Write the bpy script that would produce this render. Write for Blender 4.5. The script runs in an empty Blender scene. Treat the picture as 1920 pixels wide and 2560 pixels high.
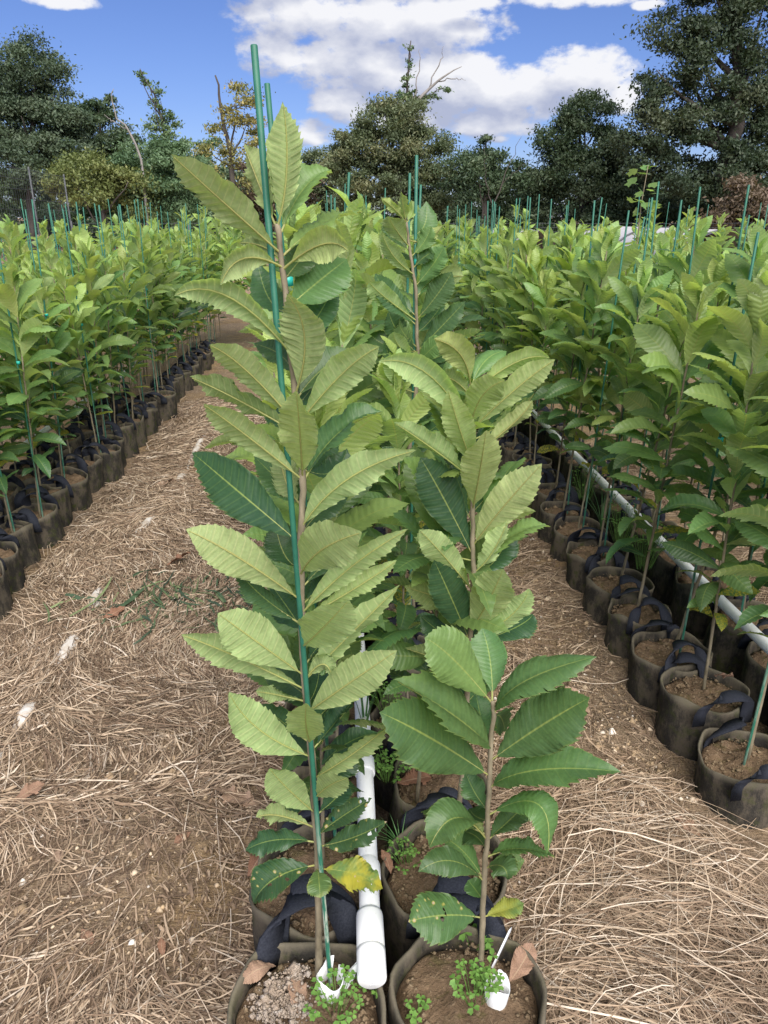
import bpy, math, random
import numpy as np
from mathutils import Vector, Matrix, Quaternion

R = math.radians
sc = bpy.context.scene
COL = sc.collection

# ------------------------------------------------------------------ camera
cam_d = bpy.data.cameras.new('camera')
cam = bpy.data.objects.new('camera', cam_d)
COL.objects.link(cam)
cam_d.sensor_fit = 'VERTICAL'; cam_d.sensor_height = 36.0; cam_d.lens = 26.0
cam_d.clip_start = 0.02; cam_d.clip_end = 1500.0
cam.location = (0, 0, 1.5)
cam.rotation_euler = (R(90 - 21.8), 0, R(-3.1))
sc.camera = cam

# ------------------------------------------------------------------ sky, sun, exposure
SUN_EL, SUN_AZ = 47.0, 168.0           # degrees; azimuth measured from +Y towards +X
CLOUDS = [
 (4.16,11.62,7.85,1.90), (-2.15,12.00,4.99,1.67), (0.95,9.40,5.10,2.21), (-4.08,10.00,2.51,1.53), (7.43,8.23,5.07,2.37), (12.28,7.46,4.70,2.05), (16.14,8.16,3.79,2.11), (18.90,7.27,1.50,1.13), (10.51,5.83,4.03,1.19), (5.57,6.36,3.82,1.31), (0.37,7.08,2.73,1.40), (-1.73,5.37,1.71,1.02), (-17.18,12.12,2.33,0.48), (8.84,12.66,2.06,0.62), (15.68,12.80,4.86,0.73), (19.89,12.12,1.19,0.33), (11.10,4.93,0.92,0.29), (4.12,15.33,10.10,1.73), (-6.13,13.96,5.10,1.19),
]
world = bpy.data.worlds.new('World'); sc.world = world; world.use_nodes = True


def cloud_group():
    g = bpy.data.node_groups.new('cloud_density', 'ShaderNodeTree')
    g.interface.new_socket('Vector', in_out='INPUT', socket_type='NodeSocketVector')
    g.interface.new_socket('Density', in_out='OUTPUT', socket_type='NodeSocketFloat')
    g.interface.new_socket('Field', in_out='OUTPUT', socket_type='NodeSocketFloat')
    N, L = g.nodes, g.links
    gi, go = N.new('NodeGroupInput'), N.new('NodeGroupOutput')

    def m(op, a, b=None, c=None, clamp=False):
        n = N.new('ShaderNodeMath'); n.operation = op; n.use_clamp = clamp
        for i, v in enumerate((a, b, c)):
            if v is None: continue
            if isinstance(v, (int, float)): n.inputs[i].default_value = v
            else: L.new(v, n.inputs[i])
        return n.outputs[0]
    sep = N.new('ShaderNodeSeparateXYZ'); L.new(gi.outputs[0], sep.inputs[0])
    az = m('MULTIPLY', m('ARCTAN2', sep.outputs[0], sep.outputs[1]), 57.29578)
    el = m('MULTIPLY', m('ARCSINE', sep.outputs[2]), 57.29578)
    comb = N.new('ShaderNodeCombineXYZ')
    L.new(az, comb.inputs[0]); L.new(m('MULTIPLY', el, 1.7), comb.inputs[1])

    def fbm(scale, detail, rough, off=0.0):
        mp = N.new('ShaderNodeMapping'); mp.inputs['Location'].default_value = (off, off * 1.7, off)
        L.new(comb.outputs[0], mp.inputs[0])
        n = N.new('ShaderNodeTexNoise'); n.inputs['Scale'].default_value = scale
        n.inputs['Detail'].default_value = detail; n.inputs['Roughness'].default_value = rough
        L.new(mp.outputs[0], n.inputs['Vector'])
        return n.outputs[0]
    f = None
    for (a, e, ra, re) in CLOUDS:
        u = m('MULTIPLY', m('SUBTRACT', az, a), 1.0 / ra); v = m('MULTIPLY', m('SUBTRACT', el, e), 1.0 / re)
        d = m('SUBTRACT', 1.0, m('ADD', m('MULTIPLY', u, u), m('MULTIPLY', v, v)))
        f = d if f is None else m('SMOOTH_MAX', f, d, 0.25)
    f = m('MAXIMUM', f, -1.2)
    # the same broken cumulus goes on round the rest of the sky
    bg = m('MULTIPLY', m('SUBTRACT', fbm(0.045, 2.0, 0.5, 7.0), 0.56), 7.0)
    inside = m('MULTIPLY', m('LESS_THAN', m('ABSOLUTE', m('SUBTRACT', az, 3.0)), 32.0), m('LESS_THAN', el, 15.0))
    f = m('ADD', m('MULTIPLY', f, inside), m('MULTIPLY', bg, m('SUBTRACT', 1.0, inside)))
    n1 = m('SUBTRACT', fbm(0.16, 3.0, 0.55, 3.0), 0.5)
    n2 = m('SUBTRACT', fbm(0.55, 5.0, 0.62, 11.0), 0.5)
    s = m('ADD', m('MULTIPLY', f, 0.55), m('ADD', m('MULTIPLY', n1, 0.9), m('MULTIPLY', n2, 1.25)))
    sm = N.new('ShaderNodeMapRange'); sm.interpolation_type = 'SMOOTHSTEP'
    sm.inputs['From Min'].default_value = -0.07; sm.inputs['From Max'].default_value = 0.36
    L.new(s, sm.inputs['Value']); L.new(sm.outputs[0], go.inputs[0])
    L.new(m('ADD', m('MULTIPLY', f, 0.55), m('ADD', m('MULTIPLY', n1, 1.1), m('MULTIPLY', n2, 0.45))), go.inputs[1])
    return g


def build_world():
    nt = world.node_tree; N, L = nt.nodes, nt.links
    N.clear()
    out = N.new('ShaderNodeOutputWorld'); bgn = N.new('ShaderNodeBackground')
    sky = N.new('ShaderNodeTexSky'); sky.sky_type = 'NISHITA'; sky.sun_disc = False
    sky.sun_elevation = R(SUN_EL); sky.sun_rotation = R(SUN_AZ)
    sky.air_density = 1.0; sky.dust_density = 0.25; sky.ozone_density = 2.5; sky.altitude = 100
    tint = N.new('ShaderNodeMix'); tint.data_type = 'RGBA'; tint.blend_type = 'MULTIPLY'
    tint.inputs[0].default_value = 1.0; tint.inputs[7].default_value = SKY_TINT
    L.new(sky.outputs[0], tint.inputs[6])
    tc = N.new('ShaderNodeTexCoord')
    cg = cloud_group()
    d0 = N.new('ShaderNodeGroup'); d0.node_tree = cg; L.new(tc.outputs['Generated'], d0.inputs[0])
    add = N.new('ShaderNodeVectorMath'); add.operation = 'ADD'
    add.inputs[1].default_value = (0.014, 0.0, 0.022)
    L.new(tc.outputs['Generated'], add.inputs[0])
    nrm = N.new('ShaderNodeVectorMath'); nrm.operation = 'NORMALIZE'; L.new(add.outputs[0], nrm.inputs[0])
    d1 = N.new('ShaderNodeGroup'); d1.node_tree = cg; L.new(nrm.outputs[0], d1.inputs[0])
    df = N.new('ShaderNodeMath'); df.operation = 'SUBTRACT'; L.new(d0.outputs[1], df.inputs[0]); L.new(d1.outputs[1], df.inputs[1])
    th = N.new('ShaderNodeMath'); th.operation = 'MULTIPLY_ADD'; th.inputs[1].default_value = -0.75; th.inputs[2].default_value = 0.74
    L.new(d0.outputs[1], th.inputs[0])
    ml = N.new('ShaderNodeMath'); ml.operation = 'MULTIPLY_ADD'; ml.inputs[1].default_value = 2.2; ml.use_clamp = True
    L.new(df.outputs[0], ml.inputs[0]); L.new(th.outputs[0], ml.inputs[2])
    cc = N.new('ShaderNodeMix'); cc.data_type = 'RGBA'
    cc.inputs[6].default_value = CLOUD_SHADE; cc.inputs[7].default_value = CLOUD_LIT
    L.new(ml.outputs[0], cc.inputs[0])
    mx = N.new('ShaderNodeMix'); mx.data_type = 'RGBA'
    dm = N.new('ShaderNodeMath'); dm.operation = 'MULTIPLY'; dm.inputs[1].default_value = 0.96
    L.new(d0.outputs[0], dm.inputs[0]); L.new(dm.outputs[0], mx.inputs[0])
    L.new(tint.outputs[2], mx.inputs[6]); L.new(cc.outputs[2], mx.inputs[7])
    L.new(mx.outputs[2], bgn.inputs[0]); bgn.inputs[1].default_value = SKY_STRENGTH
    L.new(bgn.outputs[0], out.inputs[0])


SKY_STRENGTH = 0.06
SKY_TINT = (0.40, 0.455, 0.70, 1)
CLOUD_SHADE = (2.7, 2.95, 3.9, 1)
CLOUD_LIT = (5.6, 5.6, 5.75, 1)
build_world()
sun_d = bpy.data.lights.new('sun', 'SUN'); sun = bpy.data.objects.new('sun', sun_d); COL.objects.link(sun)
sun_d.energy = 2.8; sun_d.angle = R(62); sun_d.color = (1.0, 0.94, 0.86)
sdir = Vector((math.sin(R(SUN_AZ)) * math.cos(R(SUN_EL)), math.cos(R(SUN_AZ)) * math.cos(R(SUN_EL)), math.sin(R(SUN_EL))))
sun.rotation_euler = sdir.to_track_quat('Z', 'Y').to_euler()
vs = sc.view_settings
vs.view_transform = 'Standard'; vs.look = 'None'; vs.gamma = 1.0; vs.use_curve_mapping = False
vs.exposure = 1.5
cy = sc.cycles
cy.max_bounces = 6; cy.diffuse_bounces = 3; cy.glossy_bounces = 2; cy.transmission_bounces = 4; cy.transparent_max_bounces = 6
cy.use_denoising = True
world.cycles.sampling_method = 'MANUAL'; world.cycles.sample_map_resolution = 256

rng = np.random.default_rng(7)
random.seed(7)

# ------------------------------------------------------------------ helpers
def mesh(name, V, F, mat=None, smooth=True, uv=None, col=None):
    """V (n,3) array, F list/array of faces; uv per-vertex (n,2); col per-vertex (n,4)"""
    me = bpy.data.meshes.new(name)
    V = np.asarray(V, dtype=np.float32).reshape(-1, 3)
    if isinstance(F, np.ndarray):
        nf, k = F.shape
        loops = F.astype(np.int32).ravel(); start = np.arange(0, nf * k, k, dtype=np.int32)
    else:
        loops = np.fromiter((i for f in F for i in f), dtype=np.int32)
        ln = np.fromiter((len(f) for f in F), dtype=np.int32); nf = len(F)
        start = np.concatenate([[0], np.cumsum(ln)[:-1]]).astype(np.int32)
    me.vertices.add(len(V)); me.vertices.foreach_set('co', V.ravel())
    me.loops.add(len(loops)); me.loops.foreach_set('vertex_index', loops)
    me.polygons.add(nf); me.polygons.foreach_set('loop_start', start)
    if smooth: me.polygons.foreach_set('use_smooth', np.ones(nf, dtype=bool))
    if uv is not None:
        l = me.uv_layers.new(name='UVMap'); l.data.foreach_set('uv', np.asarray(uv, dtype=np.float32)[loops].ravel())
    if col is not None:
        a = me.color_attributes.new('tone', 'FLOAT_COLOR', 'POINT'); a.data.foreach_set('color', np.asarray(col, dtype=np.float32).ravel())
    me.update(calc_edges=True)
    if mat: me.materials.append(mat)
    return me


def add(name, me, parent=None, loc=None, label=None, cat=None, group=None, kind=None):
    o = bpy.data.objects.new(name, me); COL.objects.link(o)
    if parent: o.parent = parent
    if loc is not None: o.location = loc
    if label: o['label'] = label
    if cat: o['category'] = cat
    if group: o['group'] = group
    if kind: o['kind'] = kind
    return o


class MB:
    """collects arrays into one mesh"""
    def __init__(s): s.V, s.F, s.U, s.C, s.n = [], [], [], [], 0
    def add(s, V, F, uv=None, col=None):
        V = np.asarray(V, float).reshape(-1, 3)
        s.V.append(V)
        for f in F: s.F.append(tuple(int(i) + s.n for i in f))
        s.U.append(np.zeros((len(V), 2)) if uv is None else np.asarray(uv))
        c = np.ones((len(V), 4)) if col is None else np.broadcast_to(np.asarray(col, float), (len(V), 4))
        s.C.append(c); s.n += len(V)
    def mesh(s, name, mat, smooth=True):
        return mesh(name, np.concatenate(s.V), s.F, mat, smooth, np.concatenate(s.U), np.concatenate(s.C))


def tube(P, rad, n=8, cap=True):
    P = np.asarray(P, float); k = len(P); rad = np.broadcast_to(np.asarray(rad, float), (k,))
    T = np.gradient(P, axis=0); T /= np.linalg.norm(T, axis=1, keepdims=True) + 1e-12
    ref = np.array([0, 0, 1.0]) if abs(T[0][2]) < 0.9 else np.array([1.0, 0, 0])
    V = []
    a = np.linspace(0, 2 * math.pi, n, endpoint=False)
    for i in range(k):
        u = np.cross(T[i], ref); u /= np.linalg.norm(u) + 1e-12; v = np.cross(u, T[i])
        V.append(P[i] + rad[i] * (np.cos(a)[:, None] * u + np.sin(a)[:, None] * v))
    V = np.concatenate(V); F = []
    for i in range(k - 1):
        for j in range(n):
            F.append((i * n + j, (i + 1) * n + j, (i + 1) * n + (j + 1) % n, i * n + (j + 1) % n))
    if cap: F.append(tuple(range(n))); F.append(tuple((k - 1) * n + j for j in reversed(range(n))))
    return V, F


def vnoise(x, y, seed=0):
    """smooth 2-D value noise, arrays in, about -1..1 out"""
    x = np.asarray(x, float); y = np.asarray(y, float)
    xi, yi = np.floor(x).astype(np.int64), np.floor(y).astype(np.int64)
    fx, fy = x - xi, y - yi
    fx, fy = fx * fx * (3 - 2 * fx), fy * fy * (3 - 2 * fy)
    def h(a, b):
        n = (a * 374761393 + b * 668265263 + seed * 974634721) & 0x7fffffff
        n = ((n ^ (n >> 13)) * 1274126177) & 0x7fffffff
        return ((n ^ (n >> 16)) & 0xffff) / 32767.5 - 1.0
    return (h(xi, yi) * (1 - fx) + h(xi + 1, yi) * fx) * (1 - fy) + (h(xi, yi + 1) * (1 - fx) + h(xi + 1, yi + 1) * fx) * fy


def fbm2(x, y, seed=0, o=4):
    r, a = 0, 0.5
    for i in range(o): r = r + a * vnoise(x * 2 ** i, y * 2 ** i, seed + i); a *= 0.5
    return r


# ------------------------------------------------------------------ materials
class NT:
    def __init__(s, name):
        s.mat = bpy.data.materials.new(name); s.mat.use_nodes = True
        s.t = s.mat.node_tree; s.N = s.t.nodes; s.L = s.t.links; s.N.clear()
        s.out = s.N.new('ShaderNodeOutputMaterial')
    def new(s, ty, **kw):
        n = s.N.new(ty)
        for k, v in kw.items(): setattr(n, k, v)
        return n
    def put(s, sock, v):
        if v is None: return
        if isinstance(v, bpy.types.NodeSocket): s.L.new(v, sock)
        else: sock.default_value = v
    def math(s, op, a, b=None, c=None, clamp=False):
        n = s.new('ShaderNodeMath', operation=op, use_clamp=clamp)
        for i, v in enumerate((a, b, c)): s.put(n.inputs[i], v)
        return n.outputs[0]
    def mix(s, f, a, b, blend='MIX'):
        n = s.new('ShaderNodeMix', data_type='RGBA', blend_type=blend)
        def c(v): return v if isinstance(v, bpy.types.NodeSocket) else ((*v, 1) if len(v) == 3 else v)
        s.put(n.inputs[0], f); s.put(n.inputs[6], c(a)); s.put(n.inputs[7], c(b)); return n.outputs[2]
    def noise(s, vec, scale, detail=4.0, rough=0.55, dist=0.0):
        n = s.new('ShaderNodeTexNoise'); n.inputs['Scale'].default_value = scale; n.inputs['Detail'].default_value = detail
        n.inputs['Roughness'].default_value = rough; n.inputs['Distortion'].default_value = dist
        if vec is not None: s.L.new(vec, n.inputs['Vector'])
        return n.outputs[0]
    def ramp(s, f, stops):
        n = s.new('ShaderNodeValToRGB'); cr = n.color_ramp
        while len(cr.elements) < len(stops): cr.elements.new(0.5)
        for e, (p, c) in zip(cr.elements, stops): e.position = p; e.color = (*c, 1) if len(c) == 3 else c
        s.put(n.inputs[0], f); return n.outputs[0]
    def rng(s, v, a, b, c=0.0, d=1.0, smooth=False):
        n = s.new('ShaderNodeMapRange')
        if smooth: n.interpolation_type = 'SMOOTHSTEP'
        s.put(n.inputs[0], v)
        for i, q in enumerate((a, b, c, d)): n.inputs[1 + i].default_value = q
        return n.outputs[0]
    def bump(s, h, strength=0.4, dist=0.01):
        n = s.new('ShaderNodeBump'); n.inputs['Strength'].default_value = strength; n.inputs['Distance'].default_value = dist
        s.L.new(h, n.inputs['Height']); return n.outputs[0]
    def bsdf(s, col, rough=0.8, spec=0.3, normal=None, **kw):
        b = s.new('ShaderNodeBsdfPrincipled'); s.put(b.inputs['Base Color'], (*col, 1) if isinstance(col, tuple) and len(col) == 3 else col)
        s.put(b.inputs['Roughness'], rough); s.put(b.inputs['Specular IOR Level'], spec)
        if normal is not None: s.L.new(normal, b.inputs['Normal'])
        for k, v in kw.items(): s.put(b.inputs[k], v)
        return b.outputs[0]
    def done(s, sh): s.L.new(sh, s.out.inputs[0]); return s.mat
    def obj(s): return s.new('ShaderNodeTexCoord').outputs['Object']


def leaf_material(name, source='OBJECT', damage=False):
    """upper side dark and a little glossy, underside pale and matt; veins run with the UV rows"""
    t = NT(name)
    uv = t.new('ShaderNodeTexCoord').outputs['UV']
    sp = t.new('ShaderNodeSeparateXYZ'); t.L.new(uv, sp.inputs[0])
    if source == 'OBJECT':
        oi = t.new('ShaderNodeObjectInfo'); ctl = oi.outputs['Color']
    else:
        at = t.new('ShaderNodeAttribute'); at.attribute_name = 'tone'; ctl = at.outputs['Color']
    sc_ = t.new('ShaderNodeSeparateColor'); t.L.new(ctl, sc_.inputs[0])
    age, yel, rnd = sc_.outputs[0], sc_.outputs[1], sc_.outputs[2]
    pos = t.obj()
    # veins
    ph = t.math('FRACT', t.math('MULTIPLY_ADD', sp.outputs[0], 15.0, 0.5))
    dv = t.math('ABSOLUTE', t.math('SUBTRACT', ph, 0.5))
    side = t.math('ABSOLUTE', t.math('MULTIPLY_ADD', sp.outputs[1], 2.0, -1.0))
    vein = t.rng(dv, 0.03, 0.11, 1.0, 0.0, True)
    mid = t.rng(side, 0.015, 0.045, 0.85, 0.0, True)
    edge = t.rng(side, 0.93, 1.0, 0.0, 1.0, True)
    nz = t.noise(pos, 14.0, 4, 0.6)
    fine = t.noise(pos, 160.0, 3, 0.6)
    agev = t.math('ADD', age, t.math('MULTIPLY_ADD', nz, 0.24, -0.12), clamp=True)
    top = t.ramp(agev, [(0.0, (0.32, 0.43, 0.11)), (0.3, (0.21, 0.33, 0.10)), (0.6, (0.095, 0.185, 0.062)), (1.0, (0.034, 0.088, 0.042))])
    und = t.ramp(agev, [(0.0, (0.47, 0.56, 0.18)), (0.3, (0.39, 0.50, 0.215)), (0.6, (0.30, 0.40, 0.16)), (1.0, (0.21, 0.30, 0.12))])
    top = t.mix(t.math('MULTIPLY', vein, 0.16), top, (0.20, 0.30, 0.09))
    und = t.mix(t.math('MULTIPLY', vein, 0.45), und, (0.58, 0.62, 0.30))
    top = t.mix(mid, top, (0.27, 0.35, 0.10)); und = t.mix(mid, und, (0.52, 0.50, 0.19))
    top = t.mix(t.math('MULTIPLY', edge, 0.3), top, (0.26, 0.33, 0.07))
    geo = t.new('ShaderNodeNewGeometry')
    colr = t.mix(geo.outputs['Backfacing'], top, und)
    colr = t.mix(t.math('LESS_THAN', sp.outputs[0], -0.5), colr, (0.46, 0.47, 0.18))
    # per-leaf and fine variation, autumn yellow
    hv = t.new('ShaderNodeHueSaturation'); t.put(hv.inputs['Hue'], t.math('MULTIPLY_ADD', rnd, 0.03, 0.485))
    t.put(hv.inputs['Value'], t.math('MULTIPLY_ADD', fine, 0.5, t.math('MULTIPLY_ADD', rnd, 0.3, 0.6)))
    t.L.new(colr, hv.inputs['Color']); colr = hv.outputs[0]
    ymask = t.math('MULTIPLY', yel, t.rng(t.noise(pos, 22.0, 3, 0.6), 0.38, 0.62, 0.0, 1.0, True))
    colr = t.mix(ymask, colr, (0.55, 0.47, 0.05))
    if damage:
        vo = t.new('ShaderNodeTexVoronoi'); vo.inputs['Scale'].default_value = 75.0; t.L.new(pos, vo.inputs['Vector'])
        keep = t.rng(t.noise(pos, 30.0, 2, 0.5), 0.50, 0.58, 0.0, 1.0)
        spot = t.math('MULTIPLY', t.rng(vo.outputs['Distance'], 0.12, 0.20, 1.0, 0.0, True), keep)
        halo = t.math('MULTIPLY', t.rng(vo.outputs['Distance'], 0.18, 0.30, 1.0, 0.0, True), keep)
        colr = t.mix(t.math('MULTIPLY', halo, 0.7), colr, (0.5, 0.45, 0.08))
        colr = t.mix(spot, colr, (0.52, 0.42, 0.30))
    h = t.math('ADD', t.math('MULTIPLY', fine, 0.35), t.math('MULTIPLY', t.math('COSINE', t.math('MULTIPLY', sp.outputs[0], 94.2478)), 0.5))
    nor = t.bump(h, 0.35, 0.002)
    rough = t.math('MULTIPLY_ADD', geo.outputs['Backfacing'], 0.25, 0.40)
    p = t.bsdf(colr, rough, 0.5, nor)
    tr = t.new('ShaderNodeBsdfTranslucent')
    t.L.new(t.mix(1.0, colr, (1.15, 1.28, 0.60), 'MULTIPLY'), tr.inputs[0]); t.L.new(nor, tr.inputs['Normal'])
    ms = t.new('ShaderNodeMixShader'); ms.inputs[0].default_value = 0.42
    t.L.new(p, ms.inputs[1]); t.L.new(tr.outputs[0], ms.inputs[2])
    sh = ms.outputs[0]
    if damage:
        tp = t.new('ShaderNodeBsdfTransparent'); m2 = t.new('ShaderNodeMixShader')
        vo2 = t.new('ShaderNodeTexVoronoi'); vo2.inputs['Scale'].default_value = 60.0; t.L.new(pos, vo2.inputs['Vector'])
        keep2 = t.rng(t.noise(pos, 26.0, 2, 0.5), 0.56, 0.60, 0.0, 1.0)
        hole = t.math('GREATER_THAN', t.math('MULTIPLY', t.rng(vo2.outputs['Distance'], 0.24, 0.26, 1.0, 0.0), keep2), 0.5)
        t.L.new(hole, m2.inputs[0]); t.L.new(sh, m2.inputs[1]); t.L.new(tp.outputs[0], m2.inputs[2]); sh = m2.outputs[0]
    return t.done(sh)


M = {}
M['leaf'] = leaf_material('leaf')
M['leaf_damaged'] = leaf_material('leaf_damaged', damage=True)
M['foliage'] = leaf_material('foliage', 'TONE')


def tree_leaf_material(name, ca, cb, cc, trans=0.22):
    t = NT(name)
    at = t.new('ShaderNodeAttribute'); at.attribute_name = 'tone'
    s = t.new('ShaderNodeSeparateColor'); t.L.new(at.outputs['Color'], s.inputs[0])
    c = t.ramp(s.outputs[0], [(0.0, ca), (0.55, cb), (1.0, cc)])
    p = t.bsdf(c, 0.55, 0.35)
    tr = t.new('ShaderNodeBsdfTranslucent'); t.L.new(t.mix(1.0, c, (1.2, 1.3, 0.5), 'MULTIPLY'), tr.inputs[0])
    ms = t.new('ShaderNodeMixShader'); ms.inputs[0].default_value = trans
    t.L.new(p, ms.inputs[1]); t.L.new(tr.outputs[0], ms.inputs[2])
    return t.done(ms.outputs[0])


TREE_COLS = [
    ((0.046, 0.074, 0.043), (0.078, 0.116, 0.065), (0.132, 0.171, 0.109)),   # 0 oak
    ((0.034, 0.062, 0.034), (0.062, 0.101, 0.050), (0.109, 0.147, 0.078)),   # 1 dark evergreen
    ((0.062, 0.109, 0.043), (0.109, 0.171, 0.070), (0.171, 0.232, 0.109)),   # 2 slender
    ((0.062, 0.116, 0.054), (0.109, 0.178, 0.085), (0.155, 0.232, 0.124)),   # 3 cedar
    ((0.085, 0.116, 0.034), (0.139, 0.171, 0.054), (0.217, 0.232, 0.085)),   # 4 yellowish cedar
    ((0.120, 0.140, 0.045), (0.250, 0.230, 0.075), (0.400, 0.330, 0.120)),   # 5 yellowing
    ((0.065, 0.090, 0.043), (0.112, 0.143, 0.070), (0.186, 0.194, 0.101)),   # 6 olive
    ((0.031, 0.056, 0.028), (0.056, 0.087, 0.043), (0.096, 0.127, 0.070)),   # 7 dark twin
    ((0.034, 0.056, 0.031), (0.056, 0.081, 0.043), (0.093, 0.112, 0.065)),   # 8 walnut
    ((0.078, 0.062, 0.040), (0.132, 0.096, 0.065), (0.171, 0.132, 0.093)),   # 9 brownish
]
for i, c in enumerate(TREE_COLS): M['crown%d' % i] = tree_leaf_material('crown_%d' % i, *c)


def simple(name, ca, cb, scale=40, rough=0.8, spec=0.3, bump=0.0, detail=5, stretch=None):
    t = NT(name); v = t.obj()
    if stretch:
        mp = t.new('ShaderNodeMapping'); mp.inputs['Scale'].default_value = stretch; t.L.new(v, mp.inputs[0]); v = mp.outputs[0]
    n = t.noise(v, scale, detail, 0.6)
    c = t.mix(t.rng(n, 0.3, 0.7), ca, cb)
    return t.done(t.bsdf(c, rough, spec, t.bump(n, bump, 0.004) if bump else None))


M['stem'] = simple('young_bark', (0.11, 0.092, 0.058), (0.27, 0.23, 0.155), 60, 0.75, 0.3, 0.3, stretch=(1, 1, 0.35))
M['bark'] = simple('tree_bark', (0.045, 0.038, 0.033), (0.10, 0.088, 0.078), 6, 0.9, 0.2, 0.6, stretch=(1, 1, 0.3))
M['pale_bark'] = simple('dead_wood', (0.16, 0.15, 0.14), (0.28, 0.26, 0.24), 6, 0.9, 0.2, 0.3)
M['strap'] = simple('black_webbing', (0.012, 0.014, 0.022), (0.030, 0.034, 0.046), 300, 0.85, 0.25, 0.3)
M['clip'] = simple('green_clip', (0.01, 0.30, 0.24), (0.02, 0.40, 0.32), 50, 0.35, 0.5)
M['collar'] = simple('white_plastic', (0.62, 0.64, 0.66), (0.78, 0.79, 0.80), 30, 0.4, 0.5)
M['post'] = simple('fence_post', (0.05, 0.055, 0.06), (0.09, 0.095, 0.10), 20, 0.6, 0.4)
M['wire'] = simple('fence_wire', (0.035, 0.042, 0.05), (0.06, 0.065, 0.075), 20, 0.5, 0.5)
M['tarp'] = simple('pale_cover', (0.40, 0.39, 0.40), (0.50, 0.48, 0.48), 3, 0.6, 0.4, 0.2)
M['weed'] = simple('clover_green', (0.07, 0.16, 0.03), (0.14, 0.26, 0.05), 90, 0.6, 0.3)
M['grass'] = simple('grass_green', (0.035, 0.10, 0.03), (0.08, 0.18, 0.05), 60, 0.5, 0.3)


def pvc():
    t = NT('white_pvc'); v = t.obj()
    n = t.noise(v, 9.0, 5, 0.65); n2 = t.noise(v, 120.0, 3, 0.6)
    c = t.mix(t.rng(n, 0.52, 0.75), (0.84, 0.85, 0.86), (0.70, 0.69, 0.64))
    c = t.mix(t.math('MULTIPLY', t.rng(n2, 0.62, 0.75), 0.35), c, (0.45, 0.40, 0.32))
    return t.done(t.bsdf(c, 0.38, 0.45))
M['pvc'] = pvc()
M['dirty_pvc'] = simple('muddy_pvc', (0.62, 0.60, 0.57), (0.36, 0.29, 0.21), 26, 0.6, 0.3)


def pot_fabric():
    t = NT('grow_bag_fabric'); v = t.obj()
    s = t.new('ShaderNodeSeparateXYZ'); t.L.new(v, s.inputs[0])
    oi = t.new('ShaderNodeObjectInfo')
    off = t.new('ShaderNodeVectorMath', operation='ADD'); t.L.new(v, off.inputs[0])
    cmb = t.new('ShaderNodeCombineXYZ'); t.L.new(t.math('MULTIPLY', oi.outputs['Random'], 40.0), cmb.inputs[0]); t.L.new(cmb.outputs[0], off.inputs[1])
    p = off.outputs[0]
    mp = t.new('ShaderNodeMapping'); mp.inputs['Scale'].default_value = (1, 1, 0.5); t.L.new(p, mp.inputs[0])
    n1 = t.noise(mp.outputs[0], 16.0, 6, 0.72); n2 = t.noise(p, 28.0, 5, 0.65); n3 = t.noise(p, 260.0, 2, 0.6)
    base = t.mix(t.rng(n3, 0.3, 0.7), (0.014, 0.014, 0.014), (0.034, 0.032, 0.028))
    dust = t.mix(t.rng(n1, 0.42, 0.60, 0.10, 0.95, True), base, (0.095, 0.080, 0.060))
    moss = t.mix(t.math('MULTIPLY', t.rng(n2, 0.50, 0.66, 0.0, 0.9, True), t.math('MULTIPLY_ADD', oi.outputs['Random'], 0.7, 0.25)), dust, (0.050, 0.060, 0.016))
    rim = t.rng(s.outputs[2], 0.245, 0.27, 0.0, 0.55, True)
    c = t.mix(rim, moss, (0.16, 0.14, 0.10))
    return t.done(t.bsdf(c, 0.95, 0.15, t.bump(n3, 0.5, 0.002)))
M['bag'] = pot_fabric()


def soil(name, a, b, c, moss=0.4):
    t = NT(name); v = t.obj()
    n1 = t.noise(v, 14.0, 6, 0.65); n2 = t.noise(v, 90.0, 5, 0.7); n3 = t.noise(v, 20.0, 4, 0.6, 0.6)
    k = t.mix(t.rng(n1, 0.35, 0.65), a, b)
    k = t.mix(t.rng(n2, 0.55, 0.75, 0.0, 0.8), k, c)
    k = t.mix(t.rng(n3, 0.56, 0.68, 0.0, moss, True), k, (0.10, 0.11, 0.025))
    return t.done(t.bsdf(k, 0.95, 0.15, t.bump(t.math('ADD', n2, n1), 1.0, 0.02)))
M['pot_soil'] = soil('pot_soil', (0.13, 0.085, 0.050), (0.27, 0.185, 0.115), (0.42, 0.32, 0.21))
M['crumb'] = soil('soil_crumb', (0.22, 0.15, 0.09), (0.36, 0.27, 0.17), (0.50, 0.40, 0.28), 0.2)
M['perlite'] = soil('crusted_perlite', (0.48, 0.38, 0.29), (0.66, 0.58, 0.50), (0.85, 0.82, 0.78), 0.0)


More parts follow.
